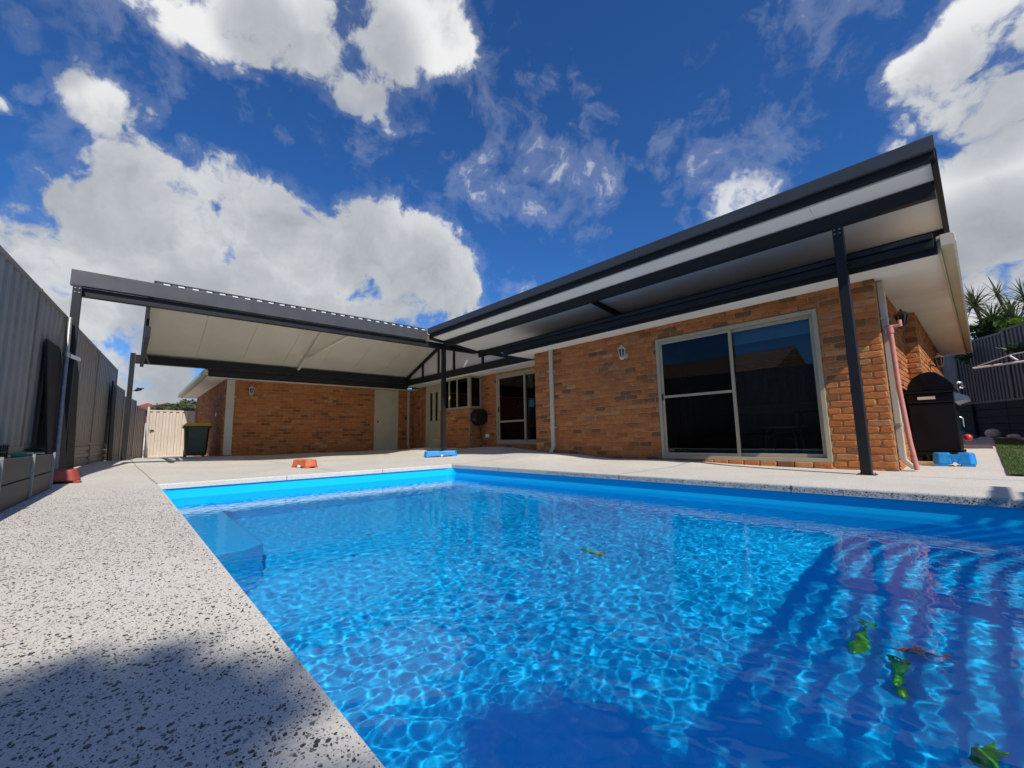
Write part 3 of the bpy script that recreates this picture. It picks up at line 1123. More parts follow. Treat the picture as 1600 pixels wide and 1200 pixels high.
# --- big sliding window
def big_window():
    x0, z0, x1, z1 = WIN
    mb = MB()
    frame_rect(mb, 'y', FY - .012, .11, x0, z0, x1, z1, .055)
    w = mb.build('sliding_window', 'frame', HOUSE, bevel=.004)
    xm = -2.555
    s = MB()
    frame_rect(s, 'y', FY + .012, .035, x0 + .057, z0 + .057, xm + .032, z1 - .057, .045)
    s.box((x0 + .104, FY + .004, 1.125), (xm - .015, FY + .045, 1.165))
    s.build('screen_sash', 'frame', w, bevel=.003)
    s = MB()
    frame_rect(s, 'y', FY + .052, .035, xm - .032, z0 + .057, x1 - .057, z1 - .057, .05)
    s.build('fixed_sash', 'frame', w, bevel=.003)
    MB().box((x0 + .103, FY + .026, z0 + .103), (xm - .014, FY + .031, z1 - .103)).build('pane', 'screen', w)
    MB().box((xm + .02, FY + .066, z0 + .108), (x1 - .108, FY + .071, z1 - .108)).build('pane', 'glass', w)
    MB().box((x0 + .058, FY - .002, 1.09), (x0 + .085, FY + .010, 1.20)).build('latch', 'black', w)
    # roller blind part-way down behind the glass
    b = MB()
    b.box((x0 + .07, FY + .17, 1.90), (x1 - .07, FY + .174, 2.14))
    b.box((x0 + .07, FY + .160, 1.885), (x1 - .07, FY + .180, 1.905))
    b.build('roller_blind', 'blind', w)
    # the lounge behind
    rm = MB()
    X0, X1, Y0, Y1, Z0, Z1 = -6.6, -.95, FY + .12, 10.6, .10, 2.45
    rm.add([(X0, Y0, Z0), (X1, Y0, Z0), (X1, Y1, Z0), (X0, Y1, Z0), (X0, Y0, Z1), (X1, Y0, Z1), (X1, Y1, Z1), (X0, Y1, Z1)],
           [(4, 7, 6, 5), (1, 5, 6, 2), (2, 6, 7, 3), (3, 7, 4, 0)])
    rm.build('lounge_wall', 'interior', HOUSE)
    MB().box((X0, Y0, Z0 - .05), (X1, Y1, Z0)).build('lounge_floor', 'int_floor', HOUSE)
    s = thing('sofa', 'black lounge sofa seen dimly through the large sliding window', 'sofa', (-3.0, 9.9, .10))
    MB().box((-4.3, 9.55, .14), (-1.6, 10.45, .42)).build('seat', 'sofa', s, bevel=.05)
    for k in range(3):
        MB().box((-4.25 + k * .88, 10.15, .43), (-3.40 + k * .88, 10.5, .92)).build('backrest', 'sofa', s, bevel=.07)
    for xa in (-4.52, -1.60):
        MB().box((xa, 9.55, .14), (xa + .22, 10.5, .66)).build('arm', 'sofa', s, bevel=.06)
    t = thing('side_table', 'small dark table with a pale top standing behind the window glass', 'table', (-2.35, 8.5, .10))
    MB().lathe((-2.35, 8.5, .56), [(.34, 0), (.35, .01), (.35, .03), (.34, .035)], 24).build('table_top', 'stone', t)
    for dx, dy in ((-.2, -.2), (.2, -.2), (.2, .2), (-.2, .2)):
        MB().tube([(-2.35 + dx * 1.2, 8.5 + dy * 1.2, .10), (-2.35 + dx, 8.5 + dy, .56)], .018, 8).build('leg', 'timber', t)
    a = thing('picture', 'dark framed picture hung on the wall behind the large window', 'picture', (-2.9, 10.56, 1.6))
    MB().box((-3.9, 10.55, 1.15), (-2.3, 10.58, 2.05)).build('canvas', 'art', a)
    fr = MB()
    frame_rect(fr, 'y', 10.535, .05, -3.94, 1.11, -2.26, 2.09, .04)
    fr.build('frame', 'black', a)
    c = MB()
    for side in (0,):
        n = 14
        vs, fs = [], []
        for i in range(n + 1):
            x = x0 + .08 + i * .02
            y = FY + .24 + .02 * math.sin(i * 1.7)
            vs += [(x, y, .12), (x, y, 2.12)]
        for i in range(n):
            fs.append((2 * i, 2 * i + 2, 2 * i + 3, 2 * i + 1))
        c.add(vs, fs, True)
    c.build('curtain', 'curtain', w)


big_window()


def glass_door():
    x0, z0, x1, z1 = GD
    mb = MB()
    frame_rect(mb, 'y', BY - .012, .11, x0, z0, x1, z1, .06)
    w = mb.build('sliding_door', 'frame', HOUSE, bevel=.004)
    xm = -8.30
    s = MB()
    frame_rect(s, 'y', BY + .012, .035, x0 + .062, z0 + .062, xm + .03, z1 - .062, .055)
    s.box((x0 + .118, BY + .004, .92), (xm - .026, BY + .045, .97))
    s.build('screen_sash', 'frame', w, bevel=.003)
    s = MB()
    frame_rect(s, 'y', BY + .052, .035, xm - .03, z0 + .062, x1 - .062, z1 - .062, .055)
    s.build('fixed_sash', 'frame', w, bevel=.003)
    MB().box((x0 + .118, BY + .026, z0 + .118), (xm - .026, BY + .031, z1 - .118)).build('pane', 'screen', w)
    MB().box((xm + .026, BY + .066, z0 + .118), (x1 - .118, BY + .071, z1 - .118)).build('pane', 'glass', w)
    MB().box((x0 + .068, BY - .012, 1.22), (x0 + .10, BY + .011, 1.36)).build('handle', 'black', w)
    b = MB()
    for k in range(26):
        xa = x0 + .12 + k * .082
        b.bar((xa, BY + .25, z0 + .08), (xa, BY + .25, z1 - .1), .07, .004, (.6, .8, 0))
    b.build('vertical_blind', 'curtain', w)
    rm = MB()
    X0, X1, Y0, Y1, Z0, Z1 = -14.2, -6.95, BY + .12, 11.0, .27, 2.45
    rm.add([(X0, Y0, Z0), (X1, Y0, Z0), (X1, Y1, Z0), (X0, Y1, Z0), (X0, Y0, Z1), (X1, Y0, Z1), (X1, Y1, Z1), (X0, Y1, Z1)],
           [(0, 1, 2, 3), (4, 7, 6, 5), (1, 5, 6, 2), (2, 6, 7, 3), (3, 7, 4, 0)])
    rm.build('family_room_wall', 'interior', HOUSE)


glass_door()


def back_door():
    x0, z0, x1, z1 = BD
    mb = MB()
    mb.box((x0, BY - .01, z0), (x0 + .06, BY + .10, z1))
    mb.box((x1 - .06, BY - .01, z0), (x1, BY + .10, z1))
    mb.box((x0 + .06, BY - .01, z1 - .06), (x1 - .06, BY + .10, z1))
    mb.box((x0 - .02, BY - .03, z0 - .04), (x1 + .02, BY + .10, z0))
    w = mb.build('door_frame', 'door', HOUSE, bevel=.004)
    a, b = x0 + .062, x1 - .062
    cx = (a + b) / 2
    lf = MB()
    sl = [(cx - .26, cx - .09), (cx + .09, cx + .26)]
    lo, hi = 1.12, 2.12
    lf.box((a, BY + .02, z0), (sl[0][0], BY + .06, z1 - .062))
    lf.box((sl[0][1], BY + .02, z0), (sl[1][0], BY + .06, z1 - .062))
    lf.box((sl[1][1], BY + .02, z0), (b, BY + .06, z1 - .062))
    for s0, s1 in sl:
        lf.box((s0, BY + .02, z0), (s1, BY + .06, lo))
        lf.box((s0, BY + .02, hi), (s1, BY + .06, z1 - .062))
    for s0, s1 in ((cx - .28, cx - .06), (cx + .06, cx + .28)):
        frame_rect(lf, 'y', BY + .008, .013, s0, .48, s1, .98, .03)
        frame_rect(lf, 'y', BY + .008, .013, s0 - .0, lo - .03, s1, hi + .03, .025)
    lf.build('door_leaf', 'door', w)
    for s0, s1 in sl:
        MB().box((s0, BY + .035, lo), (s1, BY + .041, hi)).build('pane', 'screen', w)
    MB().ball((b - .05, BY - .03, 1.15), .028, 10).build('handle', 'chrome', w)


back_door()


def wing_door():
    y0, z0, y1, z1 = WD
    mb = MB()
    mb.box((WX - .1, y0, z0), (WX + .014, y0 + .05, z1))
    mb.box((WX - .1, y1 - .05, z0), (WX + .014, y1, z1))
    mb.box((WX - .1, y0 + .05, z1 - .05), (WX + .014, y1 - .05, z1))
    w = mb.build('door_frame', 'door', HOUSE, bevel=.004)
    MB().box((WX - .06, y0 + .052, z0 + .01), (WX - .02, y1 - .052, z1 - .052)).build('door_leaf', 'door', w)
    MB().ball((WX + .02, y0 + .12, 1.13), .032, 10).build('handle', 'black', w)


wing_door()


def bay_window():
    z0, z1 = 1.40, 2.36
    mb = MB()
    xa, xb, ya, yb = BAYX0, BAYX1, BAYY, BY - .01
    t = .055
    mb.box((xa, ya - .01, z0 - .02), (xb + .01, ya + .05, z0 + .04))
    mb.box((xa, ya - .01, z1 - .06), (xb + .01, ya + .05, z1))
    mb.box((xb - .05, ya + .05, z0 - .02), (xb + .01, yb, z0 + .04))
    mb.box((xb - .05, ya + .05, z1 - .06), (xb + .01, yb, z1))
    mb.box((xb - .07, ya - .012, z0 + .04), (xb + .012, ya + .07, z1 - .06))
    mb.box((xb - .05, yb - .06, z0 + .04), (xb + .012, yb, z1 - .06))
    for x in (xa, xa + .50, xa + .93):
        mb.box((x, ya - .006, z0 + .04), (x + t, ya + .05, z1 - .06))
    w = mb.build('bay_window', 'frame', HOUSE, bevel=.003)
    for x0, x1 in ((xa + .055, xa + .50), (xa + .555, xa + .93), (xa + .985, xb - .07)):
        MB().box((x0, ya + .015, z0 + .04), (x1, ya + .021, z1 - .06)).build('pane', 'screen', w)
    MB().box((xb - .022, ya + .07, z0 + .04), (xb - .016, yb - .06, z1 - .06)).build('pane', 'screen', w)
    MB().box((xa, ya + .0, z1 + .002), (xb + .01, yb, z1 + .05)).build('head', 'soffit', w)
    b = MB()
    for k in range(17):
        b.box((xa + .06, ya + .16, z0 + .06 + k * .05), (xb - .1, ya + .20, z0 + .064 + k * .05))
    b.build('venetian_blind', 'curtain', w)
    MB().box((xa, ya - .03, 1.352), (xb + .03, yb, 1.378)).build('sill', 'brick', w)


bay_window()

# --- eaves, gutters, roof
SOF = 2.42
EY = 6.44
mb = MB()
mb.box((-7.36, EY, SOF), (-.14, FY + .05, SOF + .012))
mb.box((-7.36, FY + .052, SOF), (-6.85, BY + .02, SOF + .012))
mb.box((-.80, FY + .053, SOF + .0), (-.14, 16.0, SOF + .012))
mb.box((-.14 - .0, EY, SOF), (-.135, EY, SOF + .012))
mb.build('soffit', 'soffit', HOUSE)
MB().box((WX + .47, 7.46, 2.372), (-7.37, BY + .02, 2.384)).build('soffit', 'soffit', HOUSE)
MB().box((WX - .02, WY - .45, 2.30), (WX + .45, BY + .02, 2.312)).build('soffit', 'soffit', HOUSE)
MB().box((-21.4, WY - .45, 2.30), (WX - .022, WY + .03, 2.312)).build('soffit', 'soffit', HOUSE)
# side eave joints (cover strips)
for y in (8.3, 9.6, 10.9, 12.2, 13.5, 14.8):
    MB().box((-.74, y, SOF - .004), (-.15, y + .03, SOF - .001)).build('cover_strip', 'soffit', HOUSE)
# fascias
MB().box((-.14, EY - .0, SOF - .03), (-.115, 16.0, SOF + .17)).build('fascia', 'beige', HOUSE)
MB().box((-7.36, EY - .022, SOF - .03), (-.142, EY - .002, SOF + .15)).build('fascia', 'steel', HOUSE)


def gutter(poly_xz, path_a, path_b, axis):
    mb = MB()
    if axis == 'y':
        mb.prism([(x, path_a, z) for x, z in poly_xz], (0, path_b - path_a, 0))
    else:
        mb.prism([(path_a, y, z) for y, z in poly_xz], (path_b - path_a, 0, 0))
    return mb


gprof = [(-.113, 2.44), (-.02, 2.44), (.004, 2.47), (.004, 2.545), (-.008, 2.57), (-.113, 2.57)]
gutter(gprof, EY - .10, 16.1, 'y').build('gutter', 'beige', HOUSE, bevel=.006)
# wing gutter: dark along the patio, beige along its near end
wf = WX + .45
MB().box((wf - .12, 7.30, 2.315), (wf + .128, 7.428, 2.487)).build('gutter_corner', 'steel', HOUSE)
MB().box((wf - .3, 7.47, 2.39), (wf + .14, 7.9, 2.75)).build('valley_board', 'steel', HOUSE)
MB().box((wf + .002, WY - .45, 2.285), (wf + .022, 7.44, 2.54)).build('fascia', 'steel', HOUSE)
gutter([(wf + .024, 2.32), (wf + .10, 2.32), (wf + .12, 2.35), (wf + .12, 2.45), (wf + .024, 2.45)], WY - .45, 7.43, 'y').build('gutter', 'steel', HOUSE, bevel=.005)
MB().box((-21.4, WY - .475, 2.285), (wf + .0, WY - .452, 2.46)).build('fascia', 'beige', HOUSE)
gutter([(WY - .477, 2.32), (WY - .56, 2.32), (WY - .58, 2.35), (WY - .58, 2.44), (WY - .565, 2.46), (WY - .477, 2.46)], -21.4, wf + .10, 'x').build('gutter', 'beige', HOUSE, bevel=.006)
# back fascia / gutter of the recess
MB().box((wf + .13, 7.43, 2.365), (-7.38, 7.452, 2.54)).build('fascia', 'soffit', HOUSE)


def tiled_slope(name, a, b, up, rows, mat='rooftile', parent=None, ia=0, ib=0):
    """stepped tile courses between eave a->b rising by vector up"""
    a, b, up = Vector(a), Vector(b), Vector(up)
    mb = MB()
    n = (b - a).cross(up).normalized()
    if n.z < 0:
        n = -n
    for r in range(rows):
        t0, t1 = r / rows, (r + 1.12) / rows
        al = (b - a).normalized()
        p0, p1 = a + up * t0 + al * ia * t0, b + up * t0 - al * ib * t0
        q0, q1 = a + up * t1 + al * ia * t1, b + up * t1 - al * ib * t1
        mb.add([p0 + n * .035, p1 + n * .035, q1, q0, p0 - n * .0, p1 - n * .0], [(0, 1, 2, 3), (4, 5, 1, 0)])
    return mb.build(name, mat, parent)


tiled_slope('roof', (-7.35, EY - .0, 2.53), (-.1, EY - .0, 2.53), (0, 4.4, .55), 14, parent=HOUSE, ib=4.4)
tiled_slope('roof', (-.1, EY + .1, 2.53), (-.1, 16.1, 2.53), (-4.4, 0, .55), 14, parent=HOUSE, ia=4.4)
tiled_slope('roof', (-14.0, 7.44, 2.56), (-7.0, 7.44, 2.56), (0, 4.0, .8), 13, parent=HOUSE)
tiled_slope('roof', (wf + .05, 9.4, 2.48), (wf + .05, WY - .5, 2.48), (-3.4, 0, .75), 11, parent=HOUSE, ib=3.4)
tiled_slope('roof', (wf + .0, WY - .5, 2.48), (-21.4, WY - .5, 2.48), (0, 3.4, .75), 13, parent=HOUSE, ia=3.4)


# --- downpipes
def downpipe(x, y, ztop, zbot, axis, w=.095, d=.05, shoe=(0, -.1), mat='downpipe'):
    mb = MB()
    if axis == 'y':        # on a wall facing -y
        mb.box((x - w / 2, y - d, zbot + .14), (x + w / 2, y - .003, ztop))
        mb.prism([(x - w / 2, y - d, zbot + .14), (x - w / 2, y - .003, zbot + .14), (x - w / 2, y - .04 - .07, zbot + .02), (x - w / 2, y - d - .09, zbot + .03)], (w, 0, 0))
    else:                  # on a wall facing +x
        mb.box((x + .003, y - w / 2, zbot + .14), (x + d, y + w / 2, ztop))
        mb.prism([(x + .003, y - w / 2, zbot + .14), (x + d, y - w / 2, zbot + .14), (x + d + .09, y - w / 2, zbot + .03), (x + .11, y - w / 2, zbot + .02)], (0, w, 0))
    o = mb.build('downpipe', mat, HOUSE, bevel=.006)
    for z in (ztop - .5, zbot + .55):
        b = MB()
        if axis == 'y':
            b.box((x - w / 2 - .02, y - d - .004, z), (x + w / 2 + .035, y - .001, z + .03))
        else:
            b.box((x + .001, y - w / 2 - .02, z), (x + d + .004, y + w / 2 + .035, z + .03))
        b.build('bracket', mat, o)
    return o


downpipe(-6.32, FY, SOF - .005, .13, 'y')
downpipe(-.75, 7.12, SOF - .02, 0, 'x', w=.10, d=.07)
downpipe(WX, 7.74, 2.29, .14, 'x', w=.08)
downpipe(WX, 2.12, 2.29, .12, 'x', w=.20, d=.06)
MB().tube([(-13.72, BY - .03, .19), (-13.72, BY - .03, 2.36)], .018, 8).build('conduit', 'rooftile', HOUSE)
o = MB().box((-9.95, BY - .05, .50), (-9.80, BY - .002, .60)).build('power_outlet', 'white', HOUSE, bevel=.01)
o = MB().box((-14.34, 7.60, 1.22), (-14.32, 7.68, 1.34)).build('power_outlet', 'black', HOUSE, bevel=.01)
o = MB().box((-15.6, WY - .03, 1.30), (-15.45, WY - .002, 1.40)).build('power_outlet', 'white', HOUSE, bevel=.01)


# ------------------------------------------------------------------ wall lanterns
def lantern(base, out, label, mat, hang=True):
    """coach lantern on a wall point; out = unit direction away from the wall"""
    bx, by, bz = base
    t = thing('wall_lantern', label, 'wall lamp', base, 'coach lanterns on the house walls')
    o = Vector((*out, 0))
    c = Vector(base) + o * .13
    side = Vector((-o.y, o.x, 0))
    pl = MB()
    pl.tube([Vector(base) + o * .0, Vector(base) + o * .018], .055, 14)
    pl.build('wall_plate', mat, t)
    if hang:
        top = c + Vector((0, 0, .05))
        MB().tube([Vector(base) + o * .018, Vector(base) + o * .07 + Vector((0, 0, -.045)), c + Vector((0, 0, -.075)), c + Vector((0, 0, -.05))], .012, 8).build('arm', mat, t)
    zb, zt = c.z - .045, c.z + .115
    rb, rt = .040, .070
    cage = MB()
    for k in range(6):
        a = math.pi / 3 * k
        cage.tube([(c.x + rb * math.cos(a), c.y + rb * math.sin(a), zb), (c.x + rt * math.cos(a), c.y + rt * math.sin(a), zt)], .009, 6)
    cage.lathe((c.x, c.y, zb), [(.02, -.045), (.035, -.03), (.058, -.012), (.058, .006), (.0, .006)], 6, False)
    cage.lathe((c.x, c.y, zt), [(.082, -.006), (.082, .008), (.062, .024), (.025, .05), (.013, .058), (.017, .07), (.0, .092)], 6, False)
    cage.build('cage', mat, t)
    gl = MB().lathe((c.x, c.y, zb), [(rb - .006, .008), (rt - .008, zt - zb - .004)], 6, False)
    gl.build('glass', 'lampglass', t)
    return t


lantern((-4.42, FY - .002, 1.99), (0, -1), 'white coach lantern on the brick wall left of the large window', 'lantern_cream')
lantern((WX + .002, 2.62, 1.95), (1, 0), 'white coach lantern on the shaded wing wall beside its corner pipe', 'lantern_cream')
lantern((-.748, 7.95, 1.98), (1, 0), 'brown coach lantern on the sunlit side wall above the pink pipe', 'bronze')
lantern((-.578, 11.3, 1.72), (1, 0), 'small brown lantern far along the side wall behind the barbecue', 'bronze')

# ------------------------------------------------------------------ hose reel
hr = thing('hose_reel', 'black hose reel hung on the brick under the bay window', 'hose reel', (BAYX1, 7.74, 1.0))
cx, cy_, cz = BAYX1, 7.74, 1.10
MB().tube([(cx + .02, cy_, cz), (cx + .05, cy_, cz)], .24, 22).build('back_flange', 'black', hr)
co = MB()
for k in range(9):
    co_r = .215 - (k % 3) * .012
    pts = [(cx + .07 + k * .018, cy_ + co_r * math.cos(a * math.pi / 10), cz + co_r * math.sin(a * math.pi / 10)) for a in range(21)]
    co.tube(pts, .011, 6, False)
co.build('hose_coil', 'black', hr)
MB().tube([(cx + .24, cy_, cz), (cx + .26, cy_, cz)], .235, 22).build('front_flange', 'black', hr)
MB().tube([(cx + .05, cy_, cz), (cx + .27, cy_, cz)], .06, 14).build('hub', 'black', hr)
MB().box((cx + .002, cy_ - .09, cz - .14), (cx + .02, cy_ + .09, cz + .14)).build('bracket', 'black', hr)
MB().tube([(cx + .12, cy_ + .03, cz - .21), (cx + .10, cy_ + .06, cz - .42), (cx + .05, cy_ + .12, cz - .52), (cx + .03, cy_ + .16, cz - .56)], .011, 8).build('hose_tail', 'black', hr)

# ------------------------------------------------------------------ flat patio roof in front of the house
FP = thing('patio_roof', 'flat charcoal patio roof with cream underside over the house front', 'patio cover', (-1.0, 6.25, 0))
FPX0, FPX1 = -9.65, -.035


def pz(y):
    return 3.19 - .12 * (y - 5.75)


MB().box((FPX0, 5.75, 3.262), (FPX1, 5.80, 3.412)).build('fascia', 'steel_fascia', FP, bevel=.006)
MB().box((FPX0 + .02, 5.803, 3.19), (FPX1 - .012, 5.90, 3.40)).build('gutter_beam', 'steel', FP, bevel=.004)
NPAN = 9
wpan = (FPX1 - FPX0 - .10) / NPAN
for k in range(NPAN):
    xa = FPX0 + .05 + k * wpan + .0015
    xb = FPX0 + .05 + (k + 1) * wpan - .0015
    MB().prism([(xa, 5.902, pz(5.902)), (xa, 7.66, pz(7.66)), (xa, 7.66, pz(7.66) + .09), (xa, 5.902, pz(5.902) + .09)], (xb - xa, 0, 0)).build('roof_panel', 'lit_cream_panel', FP)
MB().prism([(FPX1 - .05, 5.903, pz(5.9) - .06), (FPX1 - .05, 7.7, pz(7.7) - .06), (FPX1 - .05, 7.7, pz(7.7) + .16), (FPX1 - .05, 5.903, pz(5.9) + .21)], (.05, 0, 0)).build('end_barge', 'steel', FP)
MB().prism([(FPX0, 5.803, pz(5.8) - .06), (FPX0, 7.44, pz(7.44) - .06), (FPX0, 7.44, pz(7.44) + .16), (FPX0, 5.803, pz(5.8) + .20)], (.05, 0, 0)).build('end_barge', 'steel', FP)
MB().box((FPX0 + .052, 6.20, 2.96), (FPX1 - .052, 6.30, pz(6.3) - .003)).build('middle_beam', 'steel', FP, bevel=.004)
MB().box((FPX0 + .052, 7.40, pz(7.4) - .19), (FPX1 - .052, 7.48, pz(7.48) - .003)).build('inner_beam', 'steel', FP, bevel=.004)
MB().box((-7.36, 6.335, 2.455), (-.16, 6.415, 2.535)).build('house_beam', 'steel', FP, bevel=.004)
MB().box((-7.36, 6.30, 2.545), (-.16, 6.415, 2.60)).build('house_beam', 'steel', FP, bevel=.004)
MB().prism([(-4.82, 6.302, pz(6.3) - .085), (-4.82, 7.39, pz(7.39) - .085), (-4.82, 7.39, pz(7.39) - .003), (-4.82, 6.302, pz(6.3) - .003)], (.07, 0, 0)).build('rafter', 'steel', FP)
MB().box((-4.81, 6.318, 2.50), (-4.76, 6.334, 2.62)).build('bracket', 'steel', FP)
for x in (-7.0, -2.3):
    MB().box((x, 7.405, 2.6), (x + .07, 7.475, pz(7.4) - .192)).build('riser_bracket', 'steel', FP)
MB().box((-.995, 6.20, gz(-.95, 6.25) + .0), (-.895, 6.30, 2.958)).build('post', 'steel', FP, bevel=.006)
MB().box((-1.03, 6.17, .0), (-.86, 6.33, .008)).build('base_plate', 'steel', FP)
MB().box((-9.695, 6.20, gz(-9.65, 6.25)), (-9.595, 6.30, 2.93)).build('post', 'steel', FP, bevel=.006)

for x in (-6.6, -3.4):
    MB().box((x, 5.746, 3.259), (x + .012, 5.805, 3.416)).build('fascia_joiner', 'steel_fascia', FP)
for zc in (2.86, 2.91):
    for xo in (-.97, -.92):
        MB().tube([(xo, 6.199, zc), (xo, 6.188, zc)], .009, 8).build('bolt', 'galv', FP)
for x, y in ((-1.01, 6.19), (-.88, 6.19), (-1.01, 6.31), (-.88, 6.31)):
    MB().tube([(x, y, .008), (x, y, .022)], .009, 8).build('bolt', 'galv', FP)

# ------------------------------------------------------------------ gabled patio on the left
GP = thing('gable_patio', 'charcoal gable patio with cream lined underside beside the brick wing', 'patio cover', (-9.65, -.75, 0))
MB().box((-9.75, -.85, 3.09), (-9.65, 5.745, 3.352)).build('gutter', 'steel_fascia', GP, bevel=.008)
MB().box((-9.83, -.80, 2.94), (-9.73, 7.43, 3.086)).build('front_beam', 'steel', GP, bevel=.004)
MB().box((-9.70, -.81, gz(-9.65, -.75)), (-9.60, -.70, 3.088)).build('post', 'steel', GP, bevel=.006)
MB().box((-13.95, -.07, gz(-13.9, 0)), (-13.85, .03, 2.74)).build('post', 'steel', GP, bevel=.006)
MB().box((-13.95, .032, 2.49), (-13.82, 7.43, 2.70)).build('rear_beam', 'steel', GP, bevel=.004)
for y in (1.6, 4.0):
    MB().box((-9.753, y, 3.087), (-9.647, y + .012, 3.356)).build('gutter_joiner', 'steel_fascia', GP)
for zc in (2.96, 3.03):
    for yo in (-.78, -.73):
        MB().tube([(-9.599, yo, zc), (-9.588, yo, zc)], .009, 8).build('bolt', 'galv', GP)
RX, RZ = -11.55, 3.58
y0, y1 = .20, 7.42
npg = 7
wp = (y1 - y0) / npg
for k in range(npg):
    ya, yb = y0 + k * wp + .003, y0 + (k + 1) * wp - .003
    MB().prism([(-13.98, ya, 2.705), (RX, ya, RZ), (RX, ya, RZ + .09), (-13.98, ya, 2.795)], (0, yb - ya, 0)).build('roof_panel', 'cream_panel', GP)
    MB().prism([(RX + .002, ya, RZ), (-9.76, ya, 3.25), (-9.76, ya, 3.33), (RX + .002, ya, RZ + .09)], (0, yb - ya, 0)).build('roof_panel', 'cream_panel', GP)
MB().prism([(RX - .12, y0, RZ + .085), (RX, y0, RZ + .13), (RX + .12, y0, RZ + .10), (RX, y0, RZ + .092)], (0, y1 - y0, 0)).build('ridge_cap', 'steel', GP)
# sheet edge over the gutter: dark tops, pale ends of the ribs between
sh = MB()
sh.box((-9.80, y0 - .02, 3.392), (-9.668, 5.74, 3.404))
n = 26
pitch = (5.70 - y0) / n
for k in range(n):
    ya = y0 + k * pitch
    sh.prism([(-9.80, ya, 3.354), (-9.80, ya + pitch * .52, 3.354), (-9.80, ya + pitch * .40, 3.391), (-9.80, ya + pitch * .12, 3.391)], (.125, 0, 0))
sh.build('roof_sheet', 'steel_fascia', GP)
fo = MB()
for k in range(n):
    ya = y0 + k * pitch
    fo.prism([(-9.78, ya + pitch * .54, 3.355), (-9.78, ya + pitch * .98, 3.355), (-9.78, ya + pitch * .90, 3.388), (-9.78, ya + pitch * .46, 3.388)], (.095, 0, 0))
fo.build('foam_rib', 'foam', GP)


def gable_infill(y, xs_mull, right):
    """triangular end: chord, two rafters, uprights and opal sheet"""
    zc = 2.60
    x0, xr, x1 = -13.83, RX, (-8.0 if right else -9.84)
    zr = RZ - .02
    ze = 2.62 if right else 3.20
    ch = MB().box((x0, y, zc - .20), (-6.9 if right else x1, y + .07, zc))
    ch.build('gable_chord', 'steel', GP, bevel=.003)
    a, b, c = Vector((x0 - .05, y, 2.70)), Vector((xr, y, zr)), Vector((x1, y, ze))
    MB().prism([a - Vector((0, 0, .11)), b - Vector((0, 0, .12)), b - Vector((0, 0, .005)), a - Vector((0, 0, .004))], (0, .06, 0)).build('gable_rafter', 'steel', GP)
    MB().prism([b - Vector((-.003, 0, .12)), c - Vector((0, 0, .11)), c - Vector((0, 0, .0)), b - Vector((-.003, 0, .005))], (0, .06, 0)).build('gable_rafter', 'steel', GP)
    for xm in xs_mull:
        zt = a.z + (b.z - a.z) * (xm - a.x) / (b.x - a.x) if xm < xr else b.z + (c.z - b.z) * (xm - b.x) / (c.x - b.x)
        if zt - .11 > zc + .02:
            MB().box((xm - .035, y + .005, zc + .001), (xm + .035, y + .05, zt - .10)).build('gable_upright', 'steel', GP)
    if right:
        edges = [x0 + .3] + list(xs_mull) + [x1 - .05]
        for p, q in zip(edges[:-1], edges[1:]):
            def top(x):
                return (a.z + (b.z - a.z) * (x - a.x) / (b.x - a.x) if x < xr else b.z + (c.z - b.z) * (x - b.x) / (c.x - b.x)) - .06
            pts = [(p + .002, y + .055, zc - .02), (q - .002, y + .055, zc - .02), (q - .002, y + .055, max(top(q), zc - .01))]
            if p < xr < q:
                pts.append((xr, y + .055, top(xr)))
            pts.append((p + .002, y + .055, max(top(p), zc - .01)))
            MB().prism(pts, (0, .008, 0)).build('infill_panel', 'infill', GP)


gable_infill(7.36, [-12.70, -11.70, -10.82, -9.38], True)
gable_infill(.12, [-13.2, -12.7, -12.1, -11.5, -10.9, -10.3], False)
# pale truss across the middle: rafters and collar tie
tr = MB()
yt = 3.75
tr.bar((-13.88, yt, 2.66), (RX, yt, RZ - .035), .06, .07)
tr.bar((RX + .03, yt, RZ - .04), (-9.84, yt, 3.21), .06, .07)
tr.bar((-13.05, yt, 2.90), (-9.84, yt, 2.98), .06, .08)
tr.build('truss', 'cream_panel', GP)


# ------------------------------------------------------------------ fences
def corrugated(a, b, z0, z1, amp=.015, pitch=.18, name='fence_panel', mat='fence', parent=None, ztop2=None):
    """trapezoidal steel sheet standing between plan points a and b"""
    a, b = Vector((*a, 0)), Vector((*b, 0))
    L = (b - a).length
    d = (b - a) / L
    nn = Vector((d.y, -d.x, 0))
    n = max(1, int(round(L / pitch)))
    p = L / n
    us = []
    for k in range(n):
        for f, h in ((0, 0), (.36, 0), (.44, 1), (.92, 1)):
            us.append(((k + f) * p, h))
    us.append((L, 0))
    vs, fs = [], []
    for t, h in us:
        q = a + d * t + nn * (amp * (h * 2 - 1))
        vs += [(q.x, q.y, z0), (q.x, q.y, z1)]
    th = nn * .0025
    m = len(vs)
    vs += [(v[0] - th.x, v[1] - th.y, v[2]) for v in vs]
    for i in range(len(us) - 1):
        fs.append((2 * i, 2 * i + 2, 2 * i + 3, 2 * i + 1))
        fs.append((m + 2 * i, m + 2 * i + 1, m + 2 * i + 3, m + 2 * i + 2))
    mb = MB().add(vs, fs)
    return mb.build(name, mat, parent)


